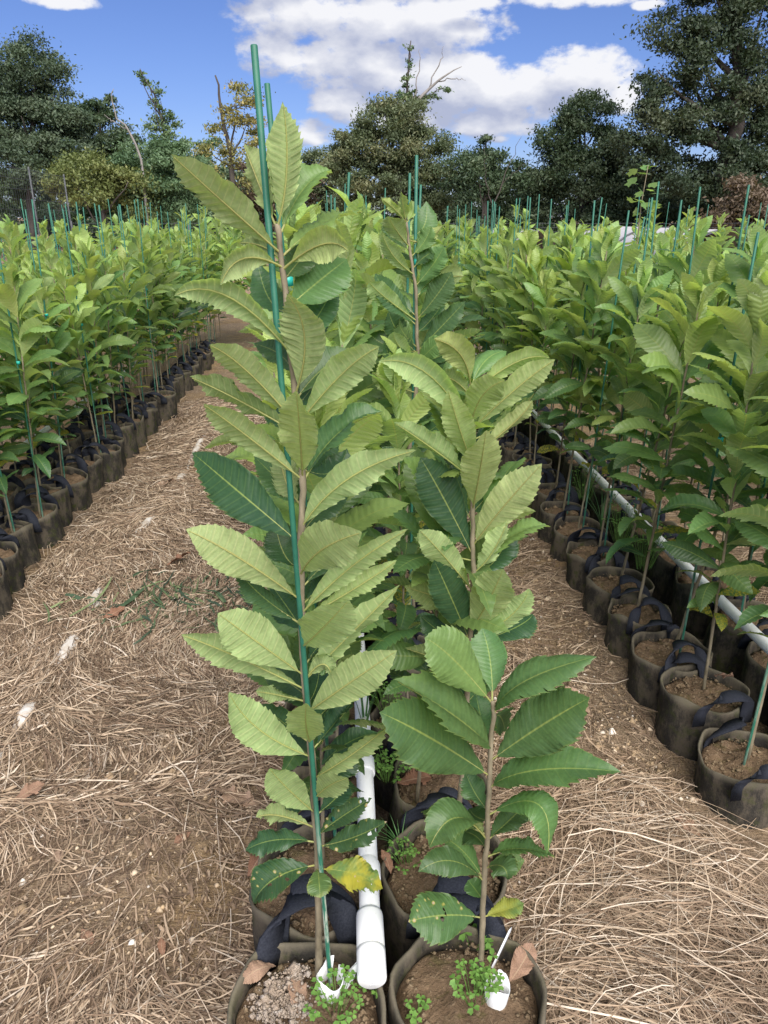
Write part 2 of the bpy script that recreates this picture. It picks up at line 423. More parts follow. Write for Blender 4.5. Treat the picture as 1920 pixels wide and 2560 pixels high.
def ground_mat():
    t = NT('path_soil'); v = t.obj()
    n1 = t.noise(v, 1.6, 5, 0.6); n2 = t.noise(v, 11.0, 6, 0.68); n3 = t.noise(v, 75.0, 5, 0.7)
    mp = t.new('ShaderNodeMapping'); mp.inputs['Scale'].default_value = (16, 150, 10); mp.inputs['Rotation'].default_value = (0, 0, 0.5); t.L.new(v, mp.inputs[0])
    st = t.noise(mp.outputs[0], 1.0, 4, 0.6, 1.4)
    mp2 = t.new('ShaderNodeMapping'); mp2.inputs['Scale'].default_value = (140, 18, 10); mp2.inputs['Rotation'].default_value = (0, 0, 0.35); t.L.new(v, mp2.inputs[0])
    st2 = t.noise(mp2.outputs[0], 1.0, 4, 0.6, 1.4)
    c = t.mix(t.rng(n2, 0.35, 0.68), (0.19, 0.125, 0.075), (0.44, 0.30, 0.15))
    c = t.mix(t.rng(n3, 0.52, 0.72, 0.0, 0.75), c, (0.52, 0.38, 0.22))
    c = t.mix(t.rng(n3, 0.46, 0.34, 0.0, 0.8), c, (0.12, 0.085, 0.055))
    straw = t.mix(t.rng(t.math('MAXIMUM', st, st2), 0.50, 0.66), (0.19, 0.14, 0.10), (0.46, 0.36, 0.26))
    c = t.mix(t.rng(n1, 0.34, 0.58, 0.05, 0.75, True), c, straw)
    h = t.math('ADD', t.math('ADD', n3, t.math('MULTIPLY', st, 0.8)), n2)
    return t.done(t.bsdf(c, 0.95, 0.15, t.bump(h, 0.9, 0.02)))
M['ground'] = ground_mat()


def tone_mat(name, stops, rough=0.75, spec=0.25, trans=0.0):
    t = NT(name)
    at = t.new('ShaderNodeAttribute'); at.attribute_name = 'tone'
    s = t.new('ShaderNodeSeparateColor'); t.L.new(at.outputs['Color'], s.inputs[0])
    c = t.ramp(s.outputs[0], stops)
    c = t.mix(1.0, c, t.mix(t.rng(t.noise(t.obj(), 60.0, 2), 0.3, 0.7), (0.75, 0.75, 0.75), (1.15, 1.15, 1.15)), 'MULTIPLY')
    return t.done(t.bsdf(c, rough, spec))
M['straw'] = tone_mat('straw', [(0.0, (0.10, 0.066, 0.042)), (0.3, (0.22, 0.153, 0.102)), (0.65, (0.36, 0.268, 0.182)), (0.88, (0.50, 0.395, 0.285)), (1.0, (0.58, 0.495, 0.395))])
M['clippings'] = tone_mat('grass_clippings', [(0.0, (0.03, 0.05, 0.035)), (0.6, (0.06, 0.10, 0.05)), (1.0, (0.16, 0.20, 0.09))])
M['pebble'] = tone_mat('pebbles', [(0.0, (0.20, 0.14, 0.09)), (0.6, (0.42, 0.31, 0.19)), (0.9, (0.58, 0.47, 0.34)), (1.0, (0.75, 0.70, 0.62))], 0.9)


def stake_mat():
    t = NT('green_stake_coating'); v = t.obj()
    s = t.new('ShaderNodeSeparateXYZ'); t.L.new(v, s.inputs[0])
    oi = t.new('ShaderNodeObjectInfo'); cs = t.new('ShaderNodeSeparateColor'); t.L.new(oi.outputs['Color'], cs.inputs[0])
    mp = t.new('ShaderNodeMapping'); mp.inputs['Scale'].default_value = (120, 120, 14); t.L.new(v, mp.inputs[0])
    n = t.noise(mp.outputs[0], 1.0, 6, 0.7); n2 = t.noise(v, 25.0, 3, 0.6)
    c = t.mix(t.rng(n2, 0.3, 0.7), (0.016, 0.105, 0.066), (0.030, 0.150, 0.098))
    w = t.math('MULTIPLY', t.rng(n, 0.46, 0.56, 0.0, 1.0, True), t.math('MULTIPLY', cs.outputs[0], t.rng(s.outputs[2], 0.45, 0.20, 0.0, 0.9, True)))
    c = t.mix(w, c, (0.36, 0.40, 0.33))
    return t.done(t.bsdf(c, 0.5, 0.4, t.bump(n, 0.25, 0.001)))
M['stake'] = stake_mat()


def dead_leaf_mat():
    t = NT('dead_leaf'); v = t.obj(); oi = t.new('ShaderNodeObjectInfo')
    n = t.noise(v, 40.0, 5, 0.65)
    a = t.mix(oi.outputs['Random'], (0.24, 0.12, 0.07), (0.36, 0.25, 0.17))
    b = t.mix(oi.outputs['Random'], (0.13, 0.065, 0.04), (0.22, 0.15, 0.11))
    uv = t.new('ShaderNodeTexCoord').outputs['UV']; sp = t.new('ShaderNodeSeparateXYZ'); t.L.new(uv, sp.inputs[0])
    side = t.math('ABSOLUTE', t.math('MULTIPLY_ADD', sp.outputs[1], 2.0, -1.0))
    c = t.mix(t.rng(n, 0.35, 0.65), a, b)
    c = t.mix(t.rng(side, 0.03, 0.07, 0.6, 0.0), c, (0.35, 0.26, 0.17))
    return t.done(t.bsdf(c, 0.7, 0.3, t.bump(n, 0.4, 0.003)))
M['dead_leaf'] = dead_leaf_mat()

# ------------------------------------------------------------------ ground
def gz(x, y):
    x = np.asarray(x, float); y = np.asarray(y, float)
    near = np.clip(1.4 - np.maximum(np.abs(x) - 2.0, 0) / 4.0 - np.maximum(y - 6.0, 0) / 8.0, 0.15, 1.0)
    path = np.clip((np.abs(x + 0.85) < 0.6) * 1.0, 0, 1)
    z = fbm2(x * 1.7, y * 1.7, 3) * 0.035 + fbm2(x * 9, y * 9, 11) * 0.020 + fbm2(x * 34, y * 34, 17, 3) * 0.009
    z = z + 0.022 * np.exp(-((x + 1.02) / 0.12) ** 2)
    return z * near - 0.005


def grade(lo, hi, d0, d1, step, far, growth=1.25):
    """coordinates: even `step` between d0 and d1, growing steps out to lo / hi"""
    c = list(np.arange(d0, d1 + 1e-6, step)); s = step
    x = d1
    while x < hi: s = min(s * growth, far); x += s; c.append(min(x, hi))
    s = step; x = d0; L = []
    while x > lo: s = min(s * growth, far); x -= s; L.append(max(x, lo))
    return np.array(L[::-1] + c)


gx = grade(-400, 400, -1.5, 1.05, 0.017, 60); gy = grade(-400, 700, 0.75, 4.6, 0.019, 60, 1.06)
X, Y = np.meshgrid(gx, gy); nx, ny = len(gx), len(gy)
Vg = np.stack([X, Y, gz(X, Y)], -1).reshape(-1, 3)
ii = (np.arange(ny - 1)[:, None] * nx + np.arange(nx - 1)[None, :]).ravel()
add('ground', mesh('ground', Vg, np.stack([ii, ii + 1, ii + nx + 1, ii + nx], -1), M['ground']), kind='structure')

# ------------------------------------------------------------------ background trees
def make_crown(bl, D, seed, size, dens, clump):
    r = np.random.default_rng(seed); P = []; Tn = []
    for (bx, bz, rx, rz) in bl:
        ry = 0.75 * max(rx, min(rz, 1.5 * rx))
        area = math.pi * rx * rz
        ncl = max(5, int(area * clump)); per = max(6, int(dens * area / ncl))
        d = r.normal(size=(ncl, 3)); d /= np.linalg.norm(d, axis=1, keepdims=True)
        rad = r.uniform(0.35, 1.06, ncl) ** 0.6
        c = d * rad[:, None] * np.array([rx, ry, rz]) + np.array([bx, D, bz])
        cr = r.uniform(0.5, 1.3, ncl) * min(0.34, 0.55 * min(rx, rz) + 0.05)
        tone = np.clip(r.normal(0.45, 0.27, ncl) + 0.1 * d[:, 2], 0, 1)
        p = np.repeat(c, per, 0) + r.normal(size=(ncl * per, 3)) * np.repeat(cr, per)[:, None] * np.array([0.68, 0.68, 0.36])
        P.append(p); Tn.append(np.clip(np.repeat(tone, per) + r.normal(0, 0.16, ncl * per), 0, 1))
    P = np.concatenate(P); Tn = np.concatenate(Tn); P[:, 2] = np.maximum(P[:, 2], 0.15)
    n = len(P)
    a = r.normal(size=(n, 3)); a /= np.linalg.norm(a, axis=1, keepdims=True)
    b = np.cross(a, r.normal(size=(n, 3))); b /= np.linalg.norm(b, axis=1, keepdims=True) + 1e-9
    s = size * r.uniform(0.6, 1.35, (n, 1))
    V = np.stack([P - a * s, P + b * s * 0.45, P + a * s, P - b * s * 0.45], 1).reshape(-1, 3)
    C = np.repeat(np.stack([Tn, Tn, Tn, np.ones(n)], -1), 4, 0)
    return V, np.arange(n * 4).reshape(-1, 4), C


def make_tree(i, name, label, D, kind, trunk, bl):
    r = np.random.default_rng(100 + i)
    bx = trunk[0][0]
    root = add(name, None, None, (bx, D, 0), label, 'shrub' if name == 'shrub' else 'tree', 'trees and thickets behind the nursery')
    sparse = kind == 5
    wispy = kind == 2
    size = 0.056 if D < 32 else 0.068
    dens = (420 if sparse else 620 if wispy else 1000) * (0.085 / size) ** 1.7
    kk = 1.0 if (wispy or sparse) else 1.13
    ex = [(x, 0.75, a * 1.15, 0.85) for (x, z, a, b) in bl if z < 3.2 and a > 0.5] if name in ('shrub', 'tree_row', 'young_tree', 'twin_crown_tree') else []
    V, F, C = make_crown([(x - bx, z, a * kk, b * kk) for (x, z, a, b) in bl + ex], 0, 500 + i, size, dens, 4.6 if not sparse else 3.0)
    add('crown', mesh('crown', V, F, M['crown%d' % kind], False, col=C), root)
    mb = MB()
    top = trunk[-1][1]; r0 = 0.02 * top + 0.04 if name != 'shrub' else 0.05
    if name in ('slender_tree', 'spire_tree'): r0 = 0.09
    if name == 'walnut_tree': r0 = 0.30
    if name == 'yellowing_tree': r0 = 0.12
    tp = np.array([(x - bx, 0, z) for x, z in trunk], float)
    tt = np.linspace(0, 1, len(tp)); ss = np.linspace(0, 1, 14)
    pts = np.stack([np.interp(ss, tt, tp[:, k]) for k in range(3)], -1)
    pts[1:, :2] += r.normal(0, r0 * 0.22, (13, 2))
    mb.add(*tube(pts, np.linspace(r0, r0 * 0.22, 14) * (1 + 0.35 * np.exp(-ss * 14)), 9))
    add('trunk', mb.mesh('trunk', M['bark']), root)
    for (x, z, a, b) in bl[:9]:
        k = int(r.integers(4, 11)); p0 = pts[k]
        if z < p0[2]: p0 = pts[max(2, int(14 * z / max(top, 0.1) * 0.6))] if top > 0 else p0
        p1 = np.array([x - bx + r.normal(0, a * 0.3), r.normal(0, a * 0.4), z + b * 0.3])
        mid = (p0 + p1) / 2 + np.array([0, 0, -0.12 * np.linalg.norm(p1 - p0)])
        q = np.linspace(0, 1, 7)[:, None]
        cur = (1 - q) ** 2 * p0 + 2 * q * (1 - q) * mid + q * q * p1
        cur[1:] += r.normal(0, 0.03, (6, 3))
        add('limb', mesh('limb', *tube(cur, np.linspace(r0 * 0.4, 0.012, 7), 6), M['bark']), root)
    return root


TREES = [
 ('oak_tree','tall dark oak rising behind the wire fence at the left edge',30,0,[(-11.65,-0.1),(-11.17,2.98),(-10.75,4.65),(-10.42,6.13)],[(-11.37,6.12,1.49,1.07),(-10.36,6.49,1.01,0.65),(-10.04,5.15,0.9,0.92),(-11.44,4.27,2.09,1.12),(-9.7,4.28,0.7,0.69),(-12.69,4.89,1.65,1.93),(-11.39,2.98,2.13,0.91)]),
 ('evergreen_tree','dense dark evergreen tree just right of the tall oak',34,1,[(-10.22,-0.1),(-9.58,5.09)],[(-9.7,4.8,0.95,1.21),(-10.16,4.94,0.71,0.85),(-9.08,4.08,0.88,0.87),(-10.01,3.19,1.46,1.03),(-9.44,5.51,0.47,0.49)]),
 ('slender_tree','slender tree with a leaning wispy spire behind the evergreen thicket',36,2,[(-7.45,-0.1),(-7.37,3.77),(-7.54,5.31),(-7.73,6.21),(-8.29,7.21)],[(-8.23,7.06,0.2,0.16),(-7.96,6.8,0.23,0.18),(-7.71,6.39,0.25,0.24),(-7.62,5.95,0.33,0.25),(-7.47,5.5,0.44,0.27),(-7.29,5.04,0.47,0.3),(-7.04,4.47,0.65,0.43),(-7.92,4.93,0.37,0.31),(-5.94,4.32,0.77,0.62),(-6.87,3.61,1.04,0.78)]),
 ('cedar_tree','mid green bushy cedar standing behind the wire fence',27,3,[(-6.15,-0.1),(-5.88,2.96)],[(-5.89,2.84,1.3,0.88),(-6.66,2.84,1.03,0.82),(-5.3,2.24,1.18,0.84),(-5.7,3.44,0.64,0.47)]),
 ('cedar_tree','yellowish green cedar between the oak and the bushier cedar',26,4,[(-7.72,-0.1),(-7.55,2.67)],[(-6.98,2.27,1,0.69),(-8.07,2.5,0.99,0.68),(-7.53,2.79,0.62,0.45)]),
 ('yellowing_tree','thin yellowing tree with vines climbing its dark trunk',29,5,[(-3.86,-0.1),(-3.82,2.82),(-3.84,3.46),(-3.96,4.34),(-4.01,5.19),(-4.12,5.93)],[(-3.39,4.95,0.55,0.72),(-3.1,4.22,0.55,0.8),(-4,4.09,0.41,0.68),(-3.46,5.5,0.3,0.31),(-4.48,3.33,0.49,0.57),(-3.2,3.27,0.63,0.7)]),
 ('maple_tree','rounded olive green tree in the middle of the treeline',30,6,[(2.24,-0.1),(2.26,3.42),(2.32,4.73)],[(1.92,4.34,1.53,0.96),(0.82,3.88,0.95,0.84),(2.95,3.75,1.11,0.98),(2.2,4.92,0.87,0.51),(1.03,3.01,1.26,0.93),(2.97,2.75,1.27,0.94),(0.18,3.28,0.51,0.73),(1.92,2.34,1.8,0.81)]),
 ('spire_tree','wispy tree top with bare side branches above the rounded olive tree',34,2,[(2.71,-0.1),(2.7,4.72),(2.78,6.17),(2.83,7.15),(2.89,7.95)],[(2.79,5.81,0.33,0.29),(2.75,6.52,0.18,0.28),(2.82,7.08,0.13,0.21),(2.89,7.73,0.1,0.16),(3.76,6.03,0.33,0.14),(4.31,6.26,0.29,0.11),(3.22,6.06,0.33,0.17),(2.49,6.09,0.29,0.2)]),
 ('young_tree','small dark tree with bare twigs between the two largest crowns',28,1,[(5.19,-0.1),(5.01,3.92)],[(5.05,3.18,0.63,0.62),(5.02,3.82,0.25,0.32),(4.73,2.67,0.77,0.69),(5.85,2.67,0.78,0.69),(4.16,2.92,0.49,0.5)]),
 ('twin_crown_tree','dark twin crowned tree left of the tallest tree',28,7,[(8.77,-0.1),(8.43,3.06),(8.15,4.55)],[(8.06,4.73,0.86,0.6),(8.95,4.55,0.63,0.58),(7.66,3.81,0.91,0.73),(8.74,3.57,1.2,0.86),(9.65,3.57,0.64,0.74),(8.27,2.55,1.57,0.89),(7.4,2.8,0.92,0.76),(9.97,2.68,0.79,0.76)]),
 ('walnut_tree','tallest tree with thick dark trunk at the right edge',24,8,[(12.09,-0.1),(11.7,2.52),(11.62,4.14),(11.54,5.67),(11.2,7.12),(11.15,8.51)],[(9.89,6.54,0.87,0.52),(10.75,6.93,0.98,0.61),(11.94,6.75,1.1,0.71),(9.8,5.66,0.76,0.54),(9.15,5.25,0.53,0.35),(10.9,5.37,0.95,0.74),(12.31,5.18,1.02,0.95),(9.28,4.33,0.6,0.56),(10.08,3.81,1.03,0.68),(11.64,3.93,1.22,0.78),(9.18,3.28,0.79,0.69),(10.49,2.74,1.3,0.76),(12.26,2.52,1.38,0.87),(13.29,3.62,1.23,1.26),(10.59,7.86,1.59,0.63),(12.1,7.7,1.37,0.73)]),
 ('shrub','brownish leafy shrub under the tallest tree',22,9,[(11.97,-0.1),(11.68,1.92)],[(11.68,1.92,0.81,0.62),(11.18,1.5,0.7,0.42),(12.3,1.72,0.7,0.62)]),
 ('shrub','dark thicket under the yellowing tree',33,1,[(-4.89,-0.1),(-4.72,2.41)],[(-4.72,2.41,1.61,0.88),(-5.71,2.11,0.97,0.74)]),
 ('shrub',"rusty tinged thicket behind the tall sapling's top",33,9,[(-2.73,-0.1),(-2.62,2.41)],[(-2.46,2.41,1.46,0.96),(-3.42,2.56,0.97,0.88)]),
 ('shrub','grey green thicket left of the rounded olive tree',36,6,[(-0.98,-0.1),(-0.91,2.5)],[(-0.81,2.66,1.16,1.29),(-0.87,3.79,0.42,0.63)]),
 ('shrub','low dark thicket right of the rounded olive tree',33,1,[(4.67,-0.1),(4.59,2.43)],[(4.6,2.27,1.5,0.9)]),
 ('shrub','low dark thicket under the twin crowned tree',31,7,[(7.28,-0.1),(7.15,2.09)],[(7.31,2.09,1.43,0.78),(6.23,1.8,0.95,0.57)]),
 ('shrub','deep green thicket left of the thick trunk',27,7,[(11.03,-0.1),(10.81,2.02)],[(10.81,2.02,1.4,0.75),(9.58,1.76,0.98,0.57),(12.26,1.76,1.13,0.63)]),
 ('tree_row','dark band of tree crowns far behind the fence on the left',42,1,[(-14.74,-0.1),(-14.13,3.76)],[(-14.31,2.65,4.03,1.66),(-9.31,2.28,3.07,1.32)]),
]
for i, (name, label, D, kind, trunk, bl) in enumerate(TREES):
    make_tree(i, name, label, D, kind, trunk, bl)


def bare_tree(label, D, lines, mat):
    x0 = lines[0][0][0][0]
    root = add('bare_tree', None, None, (x0, D, 0), label, 'tree')
    for k, (L, r0, r1) in enumerate(lines):
        P = np.array([(x - x0, 0.05 * k, z) for x, z in L], float)
        s = np.linspace(0, 1, 12); t_ = np.linspace(0, 1, len(P))
        P = np.stack([np.interp(s, t_, P[:, j]) for j in range(3)], -1)
        P[1:-1] += rng.normal(0, 0.035, (10, 3))
        add('trunk' if k == 0 else 'limb', mesh('limb', *tube(P, np.linspace(r0, r1, 12), 7), M[mat]), root)


bare_tree('bare leaning dead limb rising above the cedars', 26.0, [
    ([(-6.31, -0.1), (-6.16, 2.68), (-6.27, 3.47), (-6.53, 4.03), (-6.8, 4.41), (-6.91, 4.89), (-6.8, 5.09)], 0.05, 0.008),
    ([(-6.53, 4.03), (-6.95, 4.2), (-7.2, 4.4)], 0.018, 0.006)], 'pale_bark')
bare_tree('bare grey branches sticking out beside the wispy spire', 33.5, [
    ([(2.7, -0.1), (2.7, 4.8), (3.2, 5.9), (4.1, 6.6), (4.9, 7.0)], 0.12, 0.012),
    ([(3.0, 5.7), (3.25, 7.0), (3.2, 7.6)], 0.03, 0.007), ([(3.6, 6.2), (4.1, 7.3), (4.15, 7.7)], 0.03, 0.007), ([(4.0, 6.5), (4.7, 6.6), (5.1, 6.55)], 0.025, 0.006)], 'pale_bark')
bare_tree('bare twiggy sapling in front of the small dark tree', 26.5, [
    ([(5.0, -0.1), (5.1, 1.8), (5.5, 3.0), (5.9, 3.9)], 0.03, 0.005),
    ([(5.1, 1.8), (4.8, 2.8), (4.7, 3.6)], 0.02, 0.005), ([(5.3, 2.4), (5.9, 3.0), (6.4, 3.3)], 0.012, 0.004)], 'bark')

# ------------------------------------------------------------------ wire fence, low covers
def fence(label, A, B, H, nsec, group):
    A = np.array(A, float); B = np.array(B, float); d = (B - A); Ln = np.linalg.norm(d); d /= Ln
    root = add('wire_fence', None, None, (A[0], A[1], 0), label, 'fence', group)
    pm = mesh('fence_post', *tube([(0, 0, -0.2), (0, 0, H / 2), (0, 0, H + 0.04)], 0.02, 8), M['post'])
    for k in range(nsec + 1):
        p = d * Ln * k / nsec; add('post', pm, root, (p[0], p[1], 0))
    for k in range(13):
        z = 0.08 + (H - 0.1) * k / 12
        n = nsec * 3 + 1; s = np.linspace(0, Ln, n)
        P = np.stack([d[0] * s, d[1] * s, z - 0.02 * np.abs(np.sin(s / Ln * nsec * math.pi))], -1)
        add('horizontal_wire', mesh('horizontal_wire', *tube(P, 0.0040, 4, False), M['wire']), root)
    mb_v, mb_f = [], []
    nw = int(Ln / 0.15)
    for k in range(nw):                                     # upright wires, too thin to tell apart singly
        s = Ln * k / nw; p = d * s
        o = np.array([p[0], p[1], 0]); w = 0.0026
        q = np.array([[-w, 0, 0], [w, 0, 0], [0, w * 1.6, 0]])
        V = np.concatenate([o + q + (0, 0, 0.05), o + q + (0, 0, H)])
        b = len(mb_v) * 6; mb_v.append(V)
        mb_f += [(b, b + 1, b + 4, b + 3), (b + 1, b + 2, b + 5, b + 4), (b + 2, b, b + 3, b + 5)]
    o = add('upright_wires', mesh('upright_wires', np.concatenate(mb_v), mb_f, M['wire'], False), root); o['kind'] = 'stuff'


fence('tall woven wire fence running along the far side of the left block', (-5.9, 9.0), (-7.0, 21.0), 2.45, 4, 'deer fence')
fence('woven wire fence crossing behind the ends of the rows', (-6.98, 21.0), (14.0, 21.0), 1.35, 7, 'deer fence')


def low_cover(label, x0, x1, y0, y1, h, sh):
    root = add('low_tunnel', None, None, ((x0 + x1) / 2, y0, 0), label, 'tunnel', 'pale covered tunnels behind the right block')
    w = (x1 - x0) / 2; n = 13; V = []; F = []
    for j in range(9):
        yy = (y1 - y0) * j / 8
        for k in range(n):
            a = math.pi * k / (n - 1); V.append((-w * math.cos(a), yy, max(0, sh + (h - sh) * math.sin(a)) if 0 < k < n - 1 else 0.0))
    for j in range(8):
        for k in range(n - 1): F.append((j * n + k, j * n + k + 1, (j + 1) * n + k + 1, (j + 1) * n + k))
    V = np.array(V); V[:, 2] += (V[:, 2] > 0.1) * 0.012 * np.sin(V[:, 1] * 9 + V[:, 0] * 3)
    add('cover', mesh('cover', V, F, M['tarp']), root)
    for j in (0, 4, 8):
        P = [(-w * math.cos(math.pi * k / 12) * 1.01, (y1 - y0) * j / 8, (sh + (h - sh) * math.sin(math.pi * k / 12)) + 0.012 if 0 < k < 12 else 0) for k in range(13)]
        add('hoop', mesh('hoop', *tube(P, 0.016, 6), M['post']), root)


low_cover('pale covered low tunnel behind the stakes of the right block', 5.0, 6.7, 11.5, 17.0, 1.31, 0.8)
low_cover('distant pale covered tunnel showing between sapling tops', 3.0, 3.9, 13.5, 17.0, 1.27, 0.7)

# ------------------------------------------------------------------ leaf geometry
PROF_T = np.array([0, .04, .10, .2, .32, .45, .58, .7, .8, .88, .94, 1.0])
PROF_W = np.array([.06, .24, .46, .74, .93, 1.0, .96, .82, .61, .39, .19, .0])


def leaf_arrays(P0, P1, P2, N, W, rp=3, cols=5, fold=0.2, curl=0.0, seed=0, wav=0.004, pleat=0.0016, veins=15, rib=True, twist=0.0):
    P0, P1, P2, N = (np.asarray(a, float) for a in (P0, P1, P2, N))
    r = np.random.default_rng(seed)
    L = (np.linalg.norm(P1 - P0) + np.linalg.norm(P2 - P1) + np.linalg.norm(P2 - P0)) / 2
    pet = min(0.10, 0.012 / max(L, 0.02))
    def mid(t): t = t[..., None]; return (1 - t) ** 2 * P0 + 2 * t * (1 - t) * P1 + t * t * P2
    def tan(t):
        t = t[..., None]; d = 2 * (1 - t) * (P1 - P0) + 2 * t * (P2 - P1)
        return d / (np.linalg.norm(d, axis=-1, keepdims=True) + 1e-9)
    Rn = veins * rp + 1
    q = np.linspace(0, 1, Rn)
    s = np.linspace(-1, 1, 2 * cols + 1)
    Q, S = np.meshgrid(q, s, indexing='ij'); Aa = np.abs(S)
    hw = np.interp(Q, PROF_T, PROF_W) * W / 2
    ph = (np.arange(Rn) % rp)[:, None]
    tooth = np.where(ph == 0, 1.035, np.where(ph == 1, 0.965, 0.990)) if rp >= 3 else np.where(ph == 0, 1.05, 0.955)
    jag = 1 + r.normal(0, 0.014, (Rn, 1)) * np.ones_like(S)
    d = hw * Aa * np.where(Aa > 0.99, tooth * jag, 1.0)
    lean = 0.55 + 0.25 * np.where((Aa > 0.99) & (ph == 0), 1.0, 0.0)
    t = np.clip(Q + d * lean / L * (1 - 0.55 * Q), 0, 1.0)
    te = pet + (1 - pet) * t
    Mp, Tt = mid(te), tan(te)
    if twist:
        a = twist * (te - 0.3); ax = (P2 - P0) / np.linalg.norm(P2 - P0); Bx = np.cross(ax, N)
        Nn = np.cos(a)[..., None] * N + np.sin(a)[..., None] * Bx
    else: Nn = np.broadcast_to(N, Mp.shape)
    Nn = Nn - (Nn * Tt).sum(-1, keepdims=True) * Tt
    Nn = Nn / (np.linalg.norm(Nn, axis=-1, keepdims=True) + 1e-9)
    Bn = np.cross(Tt, Nn)
    fp = (ph - 0.0) / rp
    pl = np.where(ph == 0, -1.0, 0.65) * pleat * np.minimum(Aa * 3.0, 1.0) * (0.35 + 0.65 * np.interp(Q, PROF_T, PROF_W))
    wv = wav * Aa ** 2 * (np.sin(Q * r.uniform(9, 16) + r.uniform(0, 6.3) + (S > 0) * r.uniform(1, 4)) + 0.5 * np.sin(Q * 31 + r.uniform(0, 6) + (S > 0) * 2))
    fo = np.tan(fold) * (1 + 0.25 * np.sin(Q * 5 + r.uniform(0, 6)))
    up = d * fo - curl * d * Aa * 1.6 + pl + wv * np.interp(Q, PROF_T, PROF_W)
    latc = 1.0 / np.sqrt(1 + fo ** 2)
    V = Mp + Bn * (np.sign(S) * d * latc)[..., None] + Nn * up[..., None]
    nc = 2 * cols + 1
    V = V.reshape(-1, 3)
    UV = np.stack([Q, (S + 1) / 2], -1).reshape(-1, 2)
    i0 = (np.arange(Rn - 1)[:, None] * nc + np.arange(nc - 1)[None, :]).ravel()
    F = [tuple(f) for f in np.stack([i0, i0 + 1, i0 + nc + 1, i0 + nc], -1)]
    if rib:
        tt = np.concatenate([[0.0, pet * 0.6], np.linspace(pet, 0.97, 10)])
        P = mid(tt) - Nn[0, cols] * 0.0010
        rv, rf = tube(P, np.concatenate([[0.0017, 0.0015], np.linspace(0.0014, 0.0004, 10)]), 5, False)
        b = len(V); V = np.concatenate([V, rv]); F += [tuple(k + b for k in f) for f in rf]
        UV = np.concatenate([UV, np.tile([[-1.0, 0.5]], (len(rv), 1))])
    return V, F, UV


# facing check: the winding above gives the N side as the front face
def leaf_mesh(name, mat, *a, **k):
    V, F, UV = leaf_arrays(*a, **k)
    return mesh(name, V, F, mat, True, UV)


